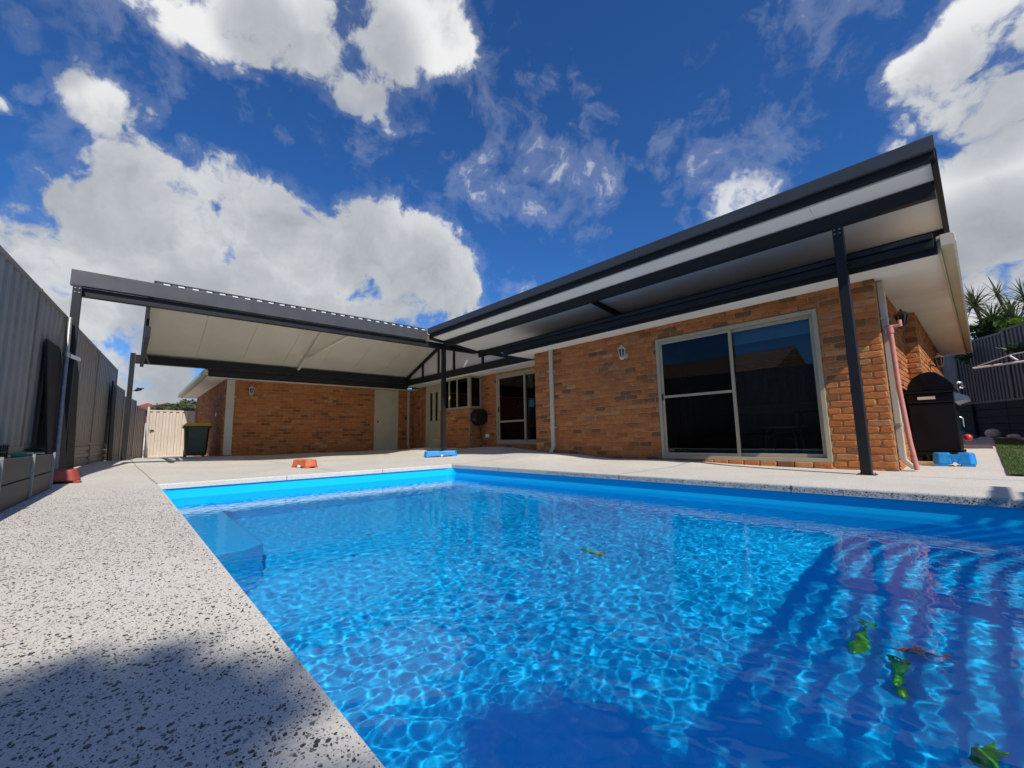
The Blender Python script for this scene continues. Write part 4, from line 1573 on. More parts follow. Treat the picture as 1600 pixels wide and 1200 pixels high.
def fence_run(t, pts, tops, z0s, plinth=0, mat='fence', pmat_='fence_dark', rail=.06, pitch=.25):
    """bays between successive plan points, each with its own sheet, rails and post"""
    for i in range(len(pts) - 1):
        a, b = Vector((*pts[i], 0)), Vector((*pts[i + 1], 0))
        d = (b - a).normalized()
        nn = Vector((d.y, -d.x, 0))
        zt, zb = tops[i], z0s[i]
        zs = zb + plinth
        corrugated((a + d * .03).xy, (b - d * .03).xy, zs + .04, zt - .03, parent=t, mat=mat, pitch=pitch)
        MB().bar(a.lerp(b, .004) + Vector((0, 0, zt - rail / 2)), b.lerp(a, .004) + Vector((0, 0, zt - rail / 2)), .055, rail).build('top_rail', pmat_, t, bevel=.004)
        MB().bar(a.lerp(b, .004) + Vector((0, 0, zs + .025)), b.lerp(a, .004) + Vector((0, 0, zs + .025)), .055, .06).build('bottom_rail', pmat_, t, bevel=.004)
        if plinth > 0:
            k = max(1, int(round(plinth / .15)))
            for j in range(k):
                h = plinth / k
                zc = zb + j * h + h / 2
                MB().bar(a.lerp(b, .012) + Vector((0, 0, zc)), b.lerp(a, .012) + Vector((0, 0, zc)), .035, h * .62).build('plinth', mat, t, bevel=.012)
                MB().bar(a.lerp(b, .012) + Vector((0, 0, zc)) - nn * .012, b.lerp(a, .012) + Vector((0, 0, zc)) - nn * .012, .01, h * .985).build('plinth_web', mat, t)
    for i, p in enumerate(pts):
        zt = max(tops[max(i - 1, 0)], tops[min(i, len(tops) - 1)])
        zb = min(z0s[max(i - 1, 0)], z0s[min(i, len(z0s) - 1)])
        d = (Vector(pts[min(i + 1, len(pts) - 1)]) - Vector(pts[max(i - 1, 0)])).normalized()
        MB().bar((p[0], p[1], zb - .1), (p[0], p[1], zt + .004), .07, .062, (d.x, d.y, 0)).build('fence_post', pmat_, t, bevel=.006)


def fy(x):
    return -1.68 - .0856 * x


LF = thing('steel_fence', 'tall beige grey corrugated steel boundary fence behind the garden bed', 'fence', (-9, fy(-9), 0))
lx = [6.0, 3.65, 1.3, -1.05, -3.4, -5.75, -8.1, -10.45, -12.8, -15.75]
lp = [(x, fy(x)) for x in lx]
ltop = [2.55] * 9
lz = [0.0] * 5 + [.02, .05, .09, .10]
lp += [(-17.2, -.16), (-18.9, .14), (-20.5, .43)]
ltop += [2.12, 1.95, 1.80]
lz += [.09, .05, 0]
fence_run(LF, lp[:10], ltop[:9], lz[:9], plinth=.42)
LF2 = thing('low_fence', 'lower stepped length of steel fence running back to the pale gate', 'fence', (-17, -.16, 0))
fence_run(LF2, [(-15.83, -.31)] + lp[10:], ltop[9:], lz[9:], plinth=0)

GT = thing('side_gate', 'pale sunlit ribbed steel gate closing the passage beside the bin', 'gate', (-20.5, 1.2, 0))
corrugated((-20.5, .58), (-20.5, 1.93), .04, 1.70, amp=.02, pitch=.19, name='gate_sheet', mat='gate', parent=GT)
MB().bar((-20.5, .52, 1.72), (-20.5, 1.95, 1.72), .05, .05).build('top_rail', 'gate', GT, bevel=.004)
MB().bar((-20.5, .52, .04), (-20.5, 1.95, .04), .05, .05).build('bottom_rail', 'gate', GT, bevel=.004)
MB().bar((-20.5, .54, 0), (-20.5, .54, 1.86), .07, .07, (0, 1, 0)).build('gate_post', 'gate', GT, bevel=.005)
MB().bar((-20.5, 1.94, 0), (-20.5, 1.94, 1.80), .07, .05, (0, 1, 0)).build('gate_post', 'fence_dark', GT, bevel=.005)
MB().box((-20.47, .60, .98), (-20.43, .72, 1.02)).build('latch', 'black', GT)

# right hand boundary: fence on a dark sleeper retaining wall
RF = thing('raised_fence', 'brown steel fence, coloured darker for shade, standing on the dark retaining wall by the lawn', 'fence', (.2, 17.5, 1.2))
rd = Vector((-1.11, 1.95)).normalized()
r0 = Vector((-.36, 18.75))
rp = [tuple(r0 - rd * t) for t in (0, 1.95, 3.3, 5.7, 8.1)]
fence_run(RF, rp, [3.04, 3.10, 3.10, 3.10], [1.2] * 4, plinth=0, pitch=.13, mat='fence_brown_shaded', pmat_='fence_brown_shaded')
BF = thing('rear_fence', 'pale narrow length of steel fence at the end of the side path', 'fence', (-1.2, 19.0, .2))
fence_run(BF, [(-.42, 18.9), (-2.8, 18.9)], [2.95], [1.1], plinth=0)
RW = thing('retaining_wall', 'black sleeper retaining wall below the brown fence beside the lawn', 'retaining wall', (.2, 17.4, .2))
rn = Vector((rd.y, -rd.x))
if rn.dot(Vector((0, -1))) < 0:
    rn = -rn
_a, _b = r0 + rd * .6, r0 - rd * 9.0
MB().bar((_a.x, _a.y, .62), (_b.x, _b.y, .62), .04, 1.14).build('backing', 'sleeper', RW)
for j in range(5):
    for k in range(4):
        a = r0 + rn * .06 + rd * (.6) - rd * (k * 2.4 + (j % 2) * .0)
        b = a - rd * 2.385
        MB().bar((a.x, a.y, .22 + .195 * j + .095), (b.x, b.y, .22 + .195 * j + .095), .08, .186).build('sleeper', 'sleeper', RW, bevel=.008)
for k in range(4):
    a = r0 + rn * .12 + rd * .6 - rd * (k * 2.4 + 1.2)
    MB().bar((a.x, a.y, .12), (a.x, a.y, 1.19), .09, .06, (rd.x, rd.y, 0)).build('steel_post', 'sleeper', RW)

# ------------------------------------------------------------------ lawn and path side
mb = MB()
lxs = [.12, .6, 1.2, 2, 3, 4.5, 5.8]
lys = [6.78 + .7 * i for i in range(16)]
vs = [(x, y, gz(x, y) + .022) for y in lys for x in lxs]
nx = len(lxs)
fs = [(j * nx + i, j * nx + i + 1, (j + 1) * nx + i + 1, (j + 1) * nx + i) for j in range(len(lys) - 1) for i in range(nx - 1)]
mb.add(vs, fs, True)
M['lawn'] = pmat('lawn_soil', (.05, .075, .018), .95, var=.3, vscale=3)
structure(mb.build('lawn', 'lawn'))
mb = MB()
rg = random.Random(3)
for _ in range(26000):
    x = .125 + 2.9 * rg.random() ** 1.3
    y = 6.79 + 10.2 * rg.random() ** 1.2
    h = rg.uniform(.018, .042)
    a = rg.uniform(0, 6.28)
    w = .0032
    z = gz(x, y) + .02
    lx_, ly_ = rg.uniform(-.018, .018), rg.uniform(-.018, .018)
    mb.v += [(x - w * math.cos(a), y - w * math.sin(a), z), (x + w * math.cos(a), y + w * math.sin(a), z), (x + lx_, y + ly_, z + h)]
    m = len(mb.v)
    mb.f.append((m - 3, m - 2, m - 1))
    mb.smooth.append(False)
stuff(mb.build('grass', 'grass'))
# soil bed and kerb in front of the retaining wall
mb = MB()
ka, kb = Vector((-.43, 18.4)), Vector((.6, 15.8))
kd = (kb - ka).normalized()
ke = kb + kd * 5
mb.add([(ka.x, ka.y, .215), (ke.x, ke.y, .215), (ke.x + 1.6, ke.y + .8, .215), (ka.x + .4, ka.y + .7, .215)], [(0, 1, 2, 3)])
structure(mb.build('garden_bed', 'soil'))
kb_o = thing('garden_kerb', 'low pale concrete kerb between the lawn and the dark wall', 'kerb', (ka.x, ka.y, .15))
for k in range(6):
    a, b = ka + kd * (k * 1.2), ka + kd * (k * 1.2 + 1.19)
    MB().bar((a.x, a.y, .20), (b.x, b.y, .20), .10, .11).build('kerb_block', 'stone', kb_o, bevel=.012)
# dark pavers at the far end of the side path
pv = MB()
for j in range(3):
    for k in range(3):
        xa, ya = -.55 + k * .21, 12.2 + j * .5
        pv = MB().box((xa, ya, gz(xa, ya) - .02), (xa + .20, ya + .48, gz(xa, ya) + .016))
        t = pv.build('paver', 'planter', None, bevel=.006, loc=(xa, ya, 0))
        tag(t, '%s paver of the %s row of dark grey pavers on the side path' % (('left', 'middle', 'right')[k], ('nearest', 'second', 'farthest')[j]), 'paver', 'dark pavers on the side path')

# ------------------------------------------------------------------ wheelie bin
BN = thing('wheelie_bin', 'dark green wheelie bin with yellow lid against the wing wall', 'bin', (-15.0, 1.45, gz(-15, 1.45)))
bz = BN.location.z
bx0, bx1, by0, by1 = -15.28, -14.72, 1.19, 1.75
b = MB()
prof = [(.80, .04), (.86, .12), (.93, .55), (1.0, .86)]
vs, fs = [], []
cxb, cyb = (bx0 + bx1) / 2, (by0 + by1) / 2
for s, z in prof:
    for (sx_, sy_) in ((-.8, -1), (.8, -1), (1, -.8), (1, .8), (.8, 1), (-.8, 1), (-1, .8), (-1, -.8)):
        vs.append((cxb + sx_ * .28 * s, cyb + sy_ * .28 * s, bz + z))
for i in range(3):
    for k in range(8):
        fs.append((i * 8 + k, i * 8 + (k + 1) % 8, (i + 1) * 8 + (k + 1) % 8, (i + 1) * 8 + k))
fs.append(tuple(range(7, -1, -1)))
fs.append(tuple(24 + k for k in range(8)))
b.add(vs, fs)
b.build('body', 'bin', BN)
rmb = MB()
rmb.prism([(bx0 - .03, by0 - .03, bz + .80), (bx1 + .03, by0 - .03, bz + .80), (bx1 + .03, by1 + .03, bz + .80), (bx0 - .03, by1 + .03, bz + .80)], (0, 0, .06))
rmb.build('rim', 'bin', BN, bevel=.012)
lid = MB()
lid.add([(bx0 - .05, by0 - .05, bz + .865), (bx1 + .06, by0 - .05, bz + .865), (bx1 + .06, by1 + .05, bz + .865), (bx0 - .05, by1 + .05, bz + .865),
         (bx0 + .02, by0 + .02, bz + .93), (bx1 - .02, by0 + .02, bz + .945), (bx1 - .02, by1 - .02, bz + .945), (bx0 + .02, by1 - .02, bz + .93)],
        [(0, 3, 2, 1), (4, 5, 6, 7), (0, 1, 5, 4), (1, 2, 6, 5), (2, 3, 7, 6), (3, 0, 4, 7)])
lid.build('lid', 'binlid', BN, bevel=.015)
MB().tube([(bx0 - .08, by0 + .05, bz + .84), (bx0 - .08, by1 - .05, bz + .84)], .018, 8).build('handle', 'bin', BN)
for yy in (by0 + .07, by1 - .07):
    MB().tube([(bx0 - .0, yy - .03, bz + .10), (bx0 - .0, yy + .03, bz + .10)], .10, 16).build('wheel', 'rubber', BN)
MB().box((bx1 - .03, by0 + .10, bz + .45), (bx1 - .004, by1 - .10, bz + .52)).build('front_rib', 'bin', BN, bevel=.008)


# ------------------------------------------------------------------ plastic fence feet
def fence_foot(x, y, ang, mat, label, L=.58, W=.24, H=.15):
    z = gz(x, y)
    t = thing('fence_foot', label, 'fence foot', (x, y, z), 'plastic feet for temporary fencing')
    ca, sa = math.cos(ang), math.sin(ang)

    def P(u, v, w):
        return (x + u * ca - v * sa, y + u * sa + v * ca, z + w)
    hl = L / 2
    for s, nm in ((-1, 'lobe'), (1, 'lobe')):
        mb = MB()
        pl = [(s * .022, -W / 2 + .015), (s * (hl - .05), -W / 2), (s * hl, -W / 2 + .06), (s * hl, W / 2 - .06), (s * (hl - .05), W / 2), (s * .022, W / 2 - .015)]
        lo = [P(u, v, .022) for u, v in pl]
        cu = s * (hl + .022) / 2
        hi = [P(cu + (u - cu) * .88, v * .82, H) for u, v in pl]
        n = len(pl)
        fs = [tuple(range(n)), tuple(range(2 * n - 1, n - 1, -1))] + [(i, n + i, n + (i + 1) % n, (i + 1) % n) for i in range(n)]
        if s > 0:
            fs = [f[::-1] for f in fs]
        mb.add(lo + hi, fs)
        mb.build(nm, mat, t, bevel=.018, segs=3)
        for v in (-1, 1):
            f = MB()
            f.prism([P(s * (hl - .14), v * (W / 2 - .075), 0), P(s * (hl - .02), v * (W / 2 - .075), 0), P(s * (hl - .02), v * (W / 2 - .01), 0), P(s * (hl - .14), v * (W / 2 - .01), 0)], (0, 0, .03))
            f.build('pad', mat, t)
    br = MB()
    br.prism([P(-.06, -.095, .03), P(.06, -.095, .03), P(.06, .095, .03), P(-.06, .095, .03)], (0, 0, H * .70))
    br.build('bridge', mat, t, bevel=.012)
    for v in (-.05, .05):
        MB().tube([P(0, v, .06), P(0, v, H * .7 + .033)], .020, 12).build('socket', 'black', t)
    MB().tube([P(.0, -.088, .028), P(.0, -.13, .03)], .022, 10).build('filler_cap', 'white', t)
    return t


fence_foot(-8.62, 2.52, math.radians(12), 'orange', 'faded orange plastic fence foot on the sunny paving beyond the pool')
fence_foot(-8.95, 5.72, math.radians(70), 'blue', 'blue plastic fence foot before the slim post at the pool corner', L=.80, H=.14)
fence_foot(-.31, 8.02, math.radians(4), 'blue', 'short blue plastic fence foot on the side path by the barbecue', L=.40, W=.24, H=.17)
fence_foot(-8.25, -.63, math.radians(4), 'redblock', 'dull red plastic fence foot in shade at the base of the galvanised pole', L=.50, W=.42, H=.17)

# ------------------------------------------------------------------ left side odds and ends
PO = thing('galvanised_pole', 'galvanised pole clamped to the left charcoal post', 'pole', (-9.3, -.78, .04))
MB().tube([(-8.5, -.69, .12), (-9.50, -.79, 2.50)], .028, 12).build('pole', 'galv', PO)
MB().tube([(-9.2, -.76, 1.83), (-9.2, -.76, 1.90)], .045, 12).build('clamp_collar', 'galv', PO)
MB().bar((-9.2, -.74, 1.865), (-9.60, -.64, 1.865), .02, .055).build('clamp_arm', 'white', PO)

BB = thing('black_board', 'large black board with a cut corner leaning on the steel fence', 'board', (-8.9, fy(-8.9), .05))
n0 = Vector((.0853, .9964, 0))


def onf(x, z, off):
    return (x + n0.x * off, fy(x) + n0.y * off, z)


MB().prism([onf(-8.30, .05, .22), onf(-9.45, .05, .22), onf(-9.45, 1.55, .07), onf(-9.15, 1.95, .05), onf(-8.42, 1.95, .05)], (n0 * .02)).build('sheet', 'blackboard', BB)
BC = thing('black_sheet', 'narrow black upright strip behind the left charcoal post', 'board', (-10.1, fy(-10.1), .05))
MB().prism([onf(-9.9, .06, .12), onf(-10.5, .06, .12), onf(-10.5, 1.75, .06), onf(-10.2, 1.95, .06), onf(-9.9, 1.95, .06)], (n0 * .03)).build('sheet', 'blackboard', BC)  # flat black strip just past the post
BE = thing('black_strip', 'narrow black panel leaning on the low fence behind the rear post', 'board', (-14.9, -.4, .05))
MB().prism([onf(-14.6, .1, .10), onf(-15.3, .1, .10), onf(-15.3, 1.9, .06), onf(-14.6, 2.1, .06)], (n0 * .03)).build('sheet', 'blackboard', BE)

PLT = thing('garden_bed_box', 'long grey panelled raised garden bed along the shaded fence', 'planter', (-6.0, -.95, 0))
pa, pb = -2.4, -7.4


def ply(x):
    return -.66 + (x + 5.0) * -.022


for k in range(4):
    xa, xb = pa - k * 1.25, pa - (k + 1) * 1.25
    for j in range(2):
        za, zb = .005 + j * .205, .20 + j * .205
        MB().prism([(xa - .012, ply(xa) - .02, za), (xb + .012, ply(xb) - .02, za), (xb + .012, ply(xb) - .02, zb), (xa - .012, ply(xa) - .02, zb)], (0, -.03, 0)).build('panel', 'planter', PLT, bevel=.004)
    MB().bar((xb, ply(xb) - .012, 0), (xb, ply(xb) - .012, .425), .02, .02).build('corner_post', 'galv', PLT)
MB().prism([(pb, ply(pb) - .06, .005), (pb, fy(pb) + .1, .005), (pb, fy(pb) + .1, .41), (pb, ply(pb) - .06, .41)], (.03, 0, 0)).build('panel', 'planter', PLT)
MB().prism([(pa, ply(pa) - .06, .36), (pb + .04, ply(pb) - .06, .36), (pb + .04, fy(pb) + .08, .36), (pa, fy(pa) + .08, .36)], (0, 0, .02)).build('soil', 'soil', PLT)
CR = thing('wire_crate', 'black wire crate set on the near end of the garden bed', 'crate', (-5.9, -.95, .38))
wr = MB()
for z in (.385, .45, .52):
    for (p, q) in (((-5.5, -.84), (-6.3, -.84)), ((-6.3, -.84), (-6.3, -1.12)), ((-6.3, -1.12), (-5.5, -1.12)), ((-5.5, -1.12), (-5.5, -.84))):
        wr.tube([(*p, z), (*q, z)], .007, 6)
for k in range(9):
    x = -5.5 - k * .1
    for y in (-.84, -1.12):
        wr.tube([(x, y, .385), (x, y, .52)], .006, 6)
wr.build('wires', 'black', CR)
MB().tube([(-5.5, -.98, .52), (-5.6, -.98, .60), (-6.2, -.98, .60), (-6.3, -.98, .52)], .009, 8).build('handle', 'black', CR)
GTY = thing('green_scoop', 'small green plastic tray lying on the garden bed', 'tray', (-7.2, -.86, .38))
MB().prism([(-6.95, -.78, .385), (-7.6, -.80, .385), (-7.65, -.92, .385), (-6.95, -.90, .385)], (0, 0, .05)).build('tray', 'green_plastic', GTY, bevel=.015)
GV = thing('grey_vent', 'small pale grey louvred box low beside the black board', 'box', (-8.15, -.80, 0))
MB().box((-8.28, -.86, gz(-8.2, -.8)), (-8.12, -.78, .42)).build('case', 'stone', GV, bevel=.008)
for k in range(3):
    MB().box((-8.26, -.779, .10 + k * .1), (-8.14, -.772, .15 + k * .1)).build('louvre', 'planter', GV)
FL = thing('solar_light', 'small black spotlight clipped to the top of the rear post', 'spotlight', (-13.9, .05, 1.85))
MB().tube([(-13.85, .03, 1.80), (-13.85, .09, 1.82)], .010, 8).build('arm', 'black', FL)
MB().tube([(-13.85, .08, 1.81), (-13.82, .19, 1.85)], [.03, .036], 12).build('head', 'black', FL)
MB().box((-13.91, .10, 1.86), (-13.79, .24, 1.875)).build('solar_panel', 'black', FL)

# ------------------------------------------------------------------ pink pipe and stake at the corner
PP = thing('pink_pipe', 'pink pipe with a tap fitting standing by the beige downpipe', 'pipe', (-.6, 7.05, 0))
MB().tube([(-.665, 7.02, 1.72), (-.655, 7.02, 1.0), (-.62, 7.0, .35), (-.585, 6.98, .02)], .026, 12).build('pipe', 'pinkpipe', PP)
MB().tube([(-.665, 7.02, 1.70), (-.665, 7.02, 1.80)], .036, 12).build('collar', 'pinkpipe', PP)
MB().tube([(-.72, 7.02, 1.77), (-.56, 7.02, 1.79)], .022, 10).build('tee', 'pinkpipe', PP)
MB().tube([(-.57, 7.02, 1.77), (-.57, 7.02, 1.85)], .022, 10).build('tap', 'pinkpipe', PP)
SK = thing('timber_stake', 'thin pale timber stake leaning between the brick pier and barbecue', 'stake', (-.64, 8.9, .02))
MB().bar((-.60, 8.75, .05), (-.70, 9.3, 1.1), .03, .02).build('stake', 'timber', SK)

# ------------------------------------------------------------------ barbecue
Q = thing('barbecue', 'black hooded barbecue on a cabinet standing on the side path', 'barbecue', (-.45, 8.9, 0))
qa, qb = 8.36, 9.46          # along y
mb = MB()
mb.box((-.71, qa + .02, .19), (-.24, qb, .86))
mb.build('cabinet', 'bbqpanel', Q, bevel=.01)
MB().box((-.70, qa + .012, .20), (-.255, qa + .019, .84)).build('side_panel', 'bbqpanel', Q)
MB().box((-.715, qa, .865), (-.235, qb + .02, 1.0)).build('firebox', 'bbq', Q, bevel=.012)
MB().box((-.735, qa - .02, 1.003), (-.215, qb + .03, 1.035)).build('rim', 'bbq', Q, bevel=.008)
hood = [(-.70, 1.037), (-.69, 1.13), (-.63, 1.23), (-.54, 1.29), (-.45, 1.305), (-.38, 1.29), (-.27, 1.18), (-.22, 1.09), (-.215, 1.037)]
MB().prism([(x, qa, z) for x, z in hood], (0, qb - qa, 0)).build('hood', 'bbq', Q, bevel=.012)
# hood end plate, a shade proud, with its pressed line
hp = [(x * .94 - .027, (z - 1.037) * .86 + 1.045) for x, z in hood]
MB().prism([(x, qa - .006, z) for x, z in hp], (0, .005, 0)).build('hood_end', 'bbq', Q)
MB().bar((-.56, qa - .010, 1.27), (-.47, qa - .010, 1.05), .008, .02, (0, 1, 0)).build('pressed_rib', 'bbq', Q)
MB().tube([(-.19, qa + .05, 1.13), (-.15, qa + .05, 1.12), (-.15, qb - .05, 1.12), (-.19, qb - .05, 1.13)], .014, 10).build('handle', 'chrome', Q)
MB().box((-.60, qa - .006, .915), (-.42, qa - .001, .955)).build('badge', 'stone', Q)
MB().prism([(-.235, qa + .02, .86), (-.10, qa + .02, .90), (-.10, qa + .02, .93), (-.235, qa + .02, 1.0)], (0, qb - qa - .04, 0)).build('control_panel', 'chrome', Q)
for k in range(4):
    MB().tube([(-.17, qa + .18 + k * .24, .93), (-.13, qa + .18 + k * .24, .945)], .025, 12).build('knob', 'black', Q)
MB().tube([(-.22, qa + .12, .66), (-.19, qa + .12, .64), (-.19, qa + .12, .52)], .010, 8).build('door_handle', 'chrome', Q)
MB().box((-.73, qa, .13), (-.22, qb + .01, .185)).build('base_shelf', 'bbqpanel', Q, bevel=.008)
for xx in (-.66, -.29):
    for yy in (qa + .08, qb - .08):
        MB().tube([(xx - .02, yy, .062 + gz(xx, yy)), (xx + .02, yy, .062 + gz(xx, yy))], .06, 14).build('caster', 'rubber', Q)
MB().tube([(-.22, qa + .04, .18), (-.16, qa + .04, .14), (-.14, qa + .04, .08), (-.19, qa + .04, .05)], .012, 8).build('foot_rail', 'bbq', Q)
MT = thing('bbq_mat', 'dark flat mat lying under the front of the barbecue', 'mat', (-.5, 8.3, 0))
MB().box((-.70, 8.17, gz(-.5, 8.2) + .002), (-.50, 9.4, gz(-.5, 8.4) + .03)).build('sheet', 'timber', MT)
MB().ball((-.19, 9.55, .36), .055, 14).build('valve', 'red', Q)

# ------------------------------------------------------------------ balls and toys by the lawn
o = MB().ball((.12, 16.35, .36), .14, 16, (1, 1, .85)).build('stone_ball', 'stone', loc=(.12, 16.35, .22))
tag(o, 'pale rounded boulder on the dark bed behind the lawn kerb', 'boulder')
o = MB().ball((-.235, 16.9, .27), .10, 14, (1.1, 1, .55)).build('flat_stone', 'planter', loc=(-.235, 16.9, .22))
tag(o, 'flat dark stone left of the pale boulder on the bed', 'stone')
o = MB().ball((.45, 16.0, .28), .11, 14, (1.1, 1, .6)).build('flat_stone', 'stone', loc=(.45, 16.0, .22))
tag(o, 'flat tan stone right of the pale boulder on the bed', 'stone')
TOY = thing('blue_toy', 'small blue toy lying on the dark bed past the barbecue', 'toy', (-.45, 17.0, .22))
MB().ball((-.45, 17.0, .29), .10, 12, (1.2, 1, .7)).build('body', 'blue', TOY)
MB().ball((-.40, 16.98, .39), .05, 10).build('head', 'blue', TOY)

# ------------------------------------------------------------------ folding clothesline at the right
CLN = thing('clothesline', 'white folding clothesline frame reaching out before the brown fence', 'clothesline', (1.6, 11.6, 0))
MB().tube([(1.6, 11.6, .05), (1.6, 11.6, 1.95)], .03, 10).build('post', 'galv', CLN)
MB().tube([(-.03, 12.0, 1.645), (.62, 11.75, 1.665), (1.6, 11.6, 1.70)], .018, 8).build('arm', 'white', CLN)
MB().tube([(.04, 12.2, 1.70), (.46, 11.7, 1.80), (1.6, 11.5, 1.93)], .010, 8).build('arm', 'white', CLN)
MB().tube([(.44, 11.85, 1.80), (.52, 11.75, 1.69)], .016, 8).build('link', 'white', CLN)
for k in range(4):
    MB().tube([(.2 + k * .3, 12.0 - k * .07, 1.66), (.25 + k * .3, 13.0 - k * .05, 1.68)], .003, 5).build('line', 'galv', CLN)


# ------------------------------------------------------------------ plants behind the right fence
def leaf_strip(mb, base, d, L, w, droop, rg, n=4):
    """one strap leaf"""
    d = Vector(d).normalized()
    sd = d.cross(Vector((0, 0, 1)))
    if sd.length < .05:
        sd = Vector((1, 0, 0))
    sd.normalize()
    vs, p = [], Vector(base)
    for i in range(n + 1):
        t = i / n
        ww = w * (1 - t) ** .7 * (.6 + .8 * min(t * 4, 1) * .5)
        vs += [p - sd * ww / 2, p + sd * ww / 2]
        d2 = (d + Vector((0, 0, -droop * t * 1.6))).normalized()
        p = p + d2 * (L / n)
    fs = [(2 * i, 2 * i + 1, 2 * i + 3, 2 * i + 2) for i in range(n)]
    mb.add(vs, fs)


def rosette(mb, c, L, rg, n=34, w=.05):
    for k in range(n):
        a = rg.uniform(0, 6.28)
        el = rg.uniform(-.35, 1.35)
        d = (math.cos(a) * math.cos(el), math.sin(a) * math.cos(el), math.sin(el))
        leaf_strip(mb, Vector(c) + Vector((rg.uniform(-.04, .04), rg.uniform(-.04, .04), rg.uniform(-.08, .08))), d, L * rg.uniform(.7, 1.1), w, rg.uniform(.1, .55), rg)


def point_at(px, py, dist):
    """where the ray through a photo pixel reaches a horizontal distance"""
    d = direction(px, py)
    k = dist / math.hypot(d.x, d.y)
    return EYE + d * k


rg = random.Random(5)
dr_labels = ['tall spiky dracaena leaning left at the corner of the fence', 'tallest spiky dracaena rising on a bare curved stem above the fence',
             'spiky dracaena with a small crown right of the tallest one', 'spiky dracaena at the right border of the plants over the fence',
             'broad low dracaena below the tallest one behind the fence', 'bushy low dracaena at the right behind the fence']
for k, (px, py, dist, L, nn_) in enumerate([(1522, 478, 19.6, .78, 110), (1558, 460, 19.4, .66, 40), (1581, 487, 19.0, .58, 50), (1603, 470, 18.0, .78, 60),
                                            (1552, 505, 19.3, .85, 130), (1583, 512, 18.6, .85, 130)]):
    c = point_at(px, py, dist)
    b = Vector((c.x + (.25 if k != 1 else .35), c.y + .3, 1.2))
    t = thing('dracaena', dr_labels[k], 'dracaena', b, 'spiky dracaenas behind the raised fence')
    MB().tube([b, b.lerp(c, .5) + Vector((.12, 0, .1)), b.lerp(c, .85) + Vector((.06, 0, 0)), c], [.07, .05, .045, .04], 8).build('trunk', 'trunk', t)
    cr = MB()
    rosette(cr, c, L, rg, nn_, .055)
    cr.build('crown', 'leaf_spiky', t)


def leafy(mb, c, rad, n, size, rg, shell=.5):
    for _ in range(n):
        d = Vector((rg.gauss(0, 1), rg.gauss(0, 1), rg.gauss(0, 1))).normalized()
        r = rg.uniform(shell, 1) ** .6
        lump = .8 + .45 * noise.noise(d * 2.3 + Vector(c))
        p = Vector(c) + Vector((d.x * rad[0], d.y * rad[1], d.z * rad[2])) * r * lump
        a = Vector((rg.gauss(0, 1), rg.gauss(0, 1), rg.gauss(0, .6))).normalized()
        b = a.cross(Vector((rg.gauss(0, 1), rg.gauss(0, 1), rg.gauss(0, 1)))).normalized()
        s = size * rg.uniform(.6, 1.3)
        mb.add([p - a * s, p + b * s * .42, p + a * s, p - b * s * .42], [(0, 1, 2, 3)])


for k, (px, py, dist, rad, n_, mat, lab) in enumerate([
        (1530, 528, 19.3, (.85, .7, .55), 1300, 'leaf_dark', 'dark leafy shrub spilling over the corner of the raised fence'),
        (1568, 516, 19.0, (.8, .7, .5), 1000, 'leaf_dark', 'dark leafy shrub behind the middle of the raised fence'),
        (1592, 512, 17.9, (.5, .5, .35), 520, 'leaf_bright', 'bright yellow green shrub above the fence at the right'),
        (1552, 533, 19.0, (.35, .35, .16), 160, 'leaf_bright', 'small bright green sprig on top of the raised fence')]):
    c = point_at(px, py, dist)
    t = thing('shrub', lab, 'shrub', (c.x + .2, c.y + .2, 1.2), 'shrubs behind the raised fence')
    MB().tube([(c.x + .2, c.y + .2, 1.2), tuple(c)], [.06, .03], 8).build('stem', 'trunk', t)
    f = MB()
    leafy(f, c, rad, n_, .085, rg)
    f.build('foliage', mat, t)
for px, py, dist, rad, n_, lab in [(1506, 556, 17.9, (.18, .18, .38), 180, 'dark creeper hanging down the fence corner past the eave'),
                                   (1594, 543, 15.9, (.42, .2, .13), 170, 'dark creeper hanging over the raised fence at the right'),
                                   (1489, 560, 19.2, (.5, .3, .18), 160, 'low leafy creeper on the pale fence by the eave end')]:
    c = point_at(px, py, dist)
    f = MB()
    leafy(f, c, rad, n_, .07, rg, .2)
    o = f.build('creeper', 'leaf_dark', loc=c)
    tag(o, lab, 'creeper', 'creepers on the fences by the lawn')

# ------------------------------------------------------------------ far houses and trees beyond the gate
for k, (px, wx, h, lab) in enumerate([(229, 7, 3.3, 'far red roofed house just left of the gate top'), (257, 7.5, 3.4, 'far red roofed house seen over the middle of the gate')]):
    c = point_at(px, 640, 62)
    hx, hy = c.x, c.y
    t = thing('far_house', lab, 'house', (hx, hy, -.06), 'red roofed houses beyond the gate')
    w = wx / 2
    MB().box((hx - 5, hy - w, -.06), (hx + 5, hy + w, 3.0)).build('wall', 'render', t)
    a = [(hx - 5.4, hy - w - .4, 3.0), (hx + 5.4, hy - w - .4, 3.0), (hx + 5.4, hy + w + .4, 3.0), (hx - 5.4, hy + w + .4, 3.0), (hx - 2, hy, h + 1.6), (hx + 2, hy, h + 1.6)]
    MB().add(a, [(0, 1, 5, 4), (1, 2, 5), (2, 3, 4, 5), (3, 0, 4), (3, 2, 1, 0)]).build('roof', 'redroof', t)
    for s in (-1.6, 1.2):
        MB().box((hx + 5.002, hy + s, 1.2), (hx + 5.04, hy + s + 1.1, 2.5)).build('window', 'black', t)
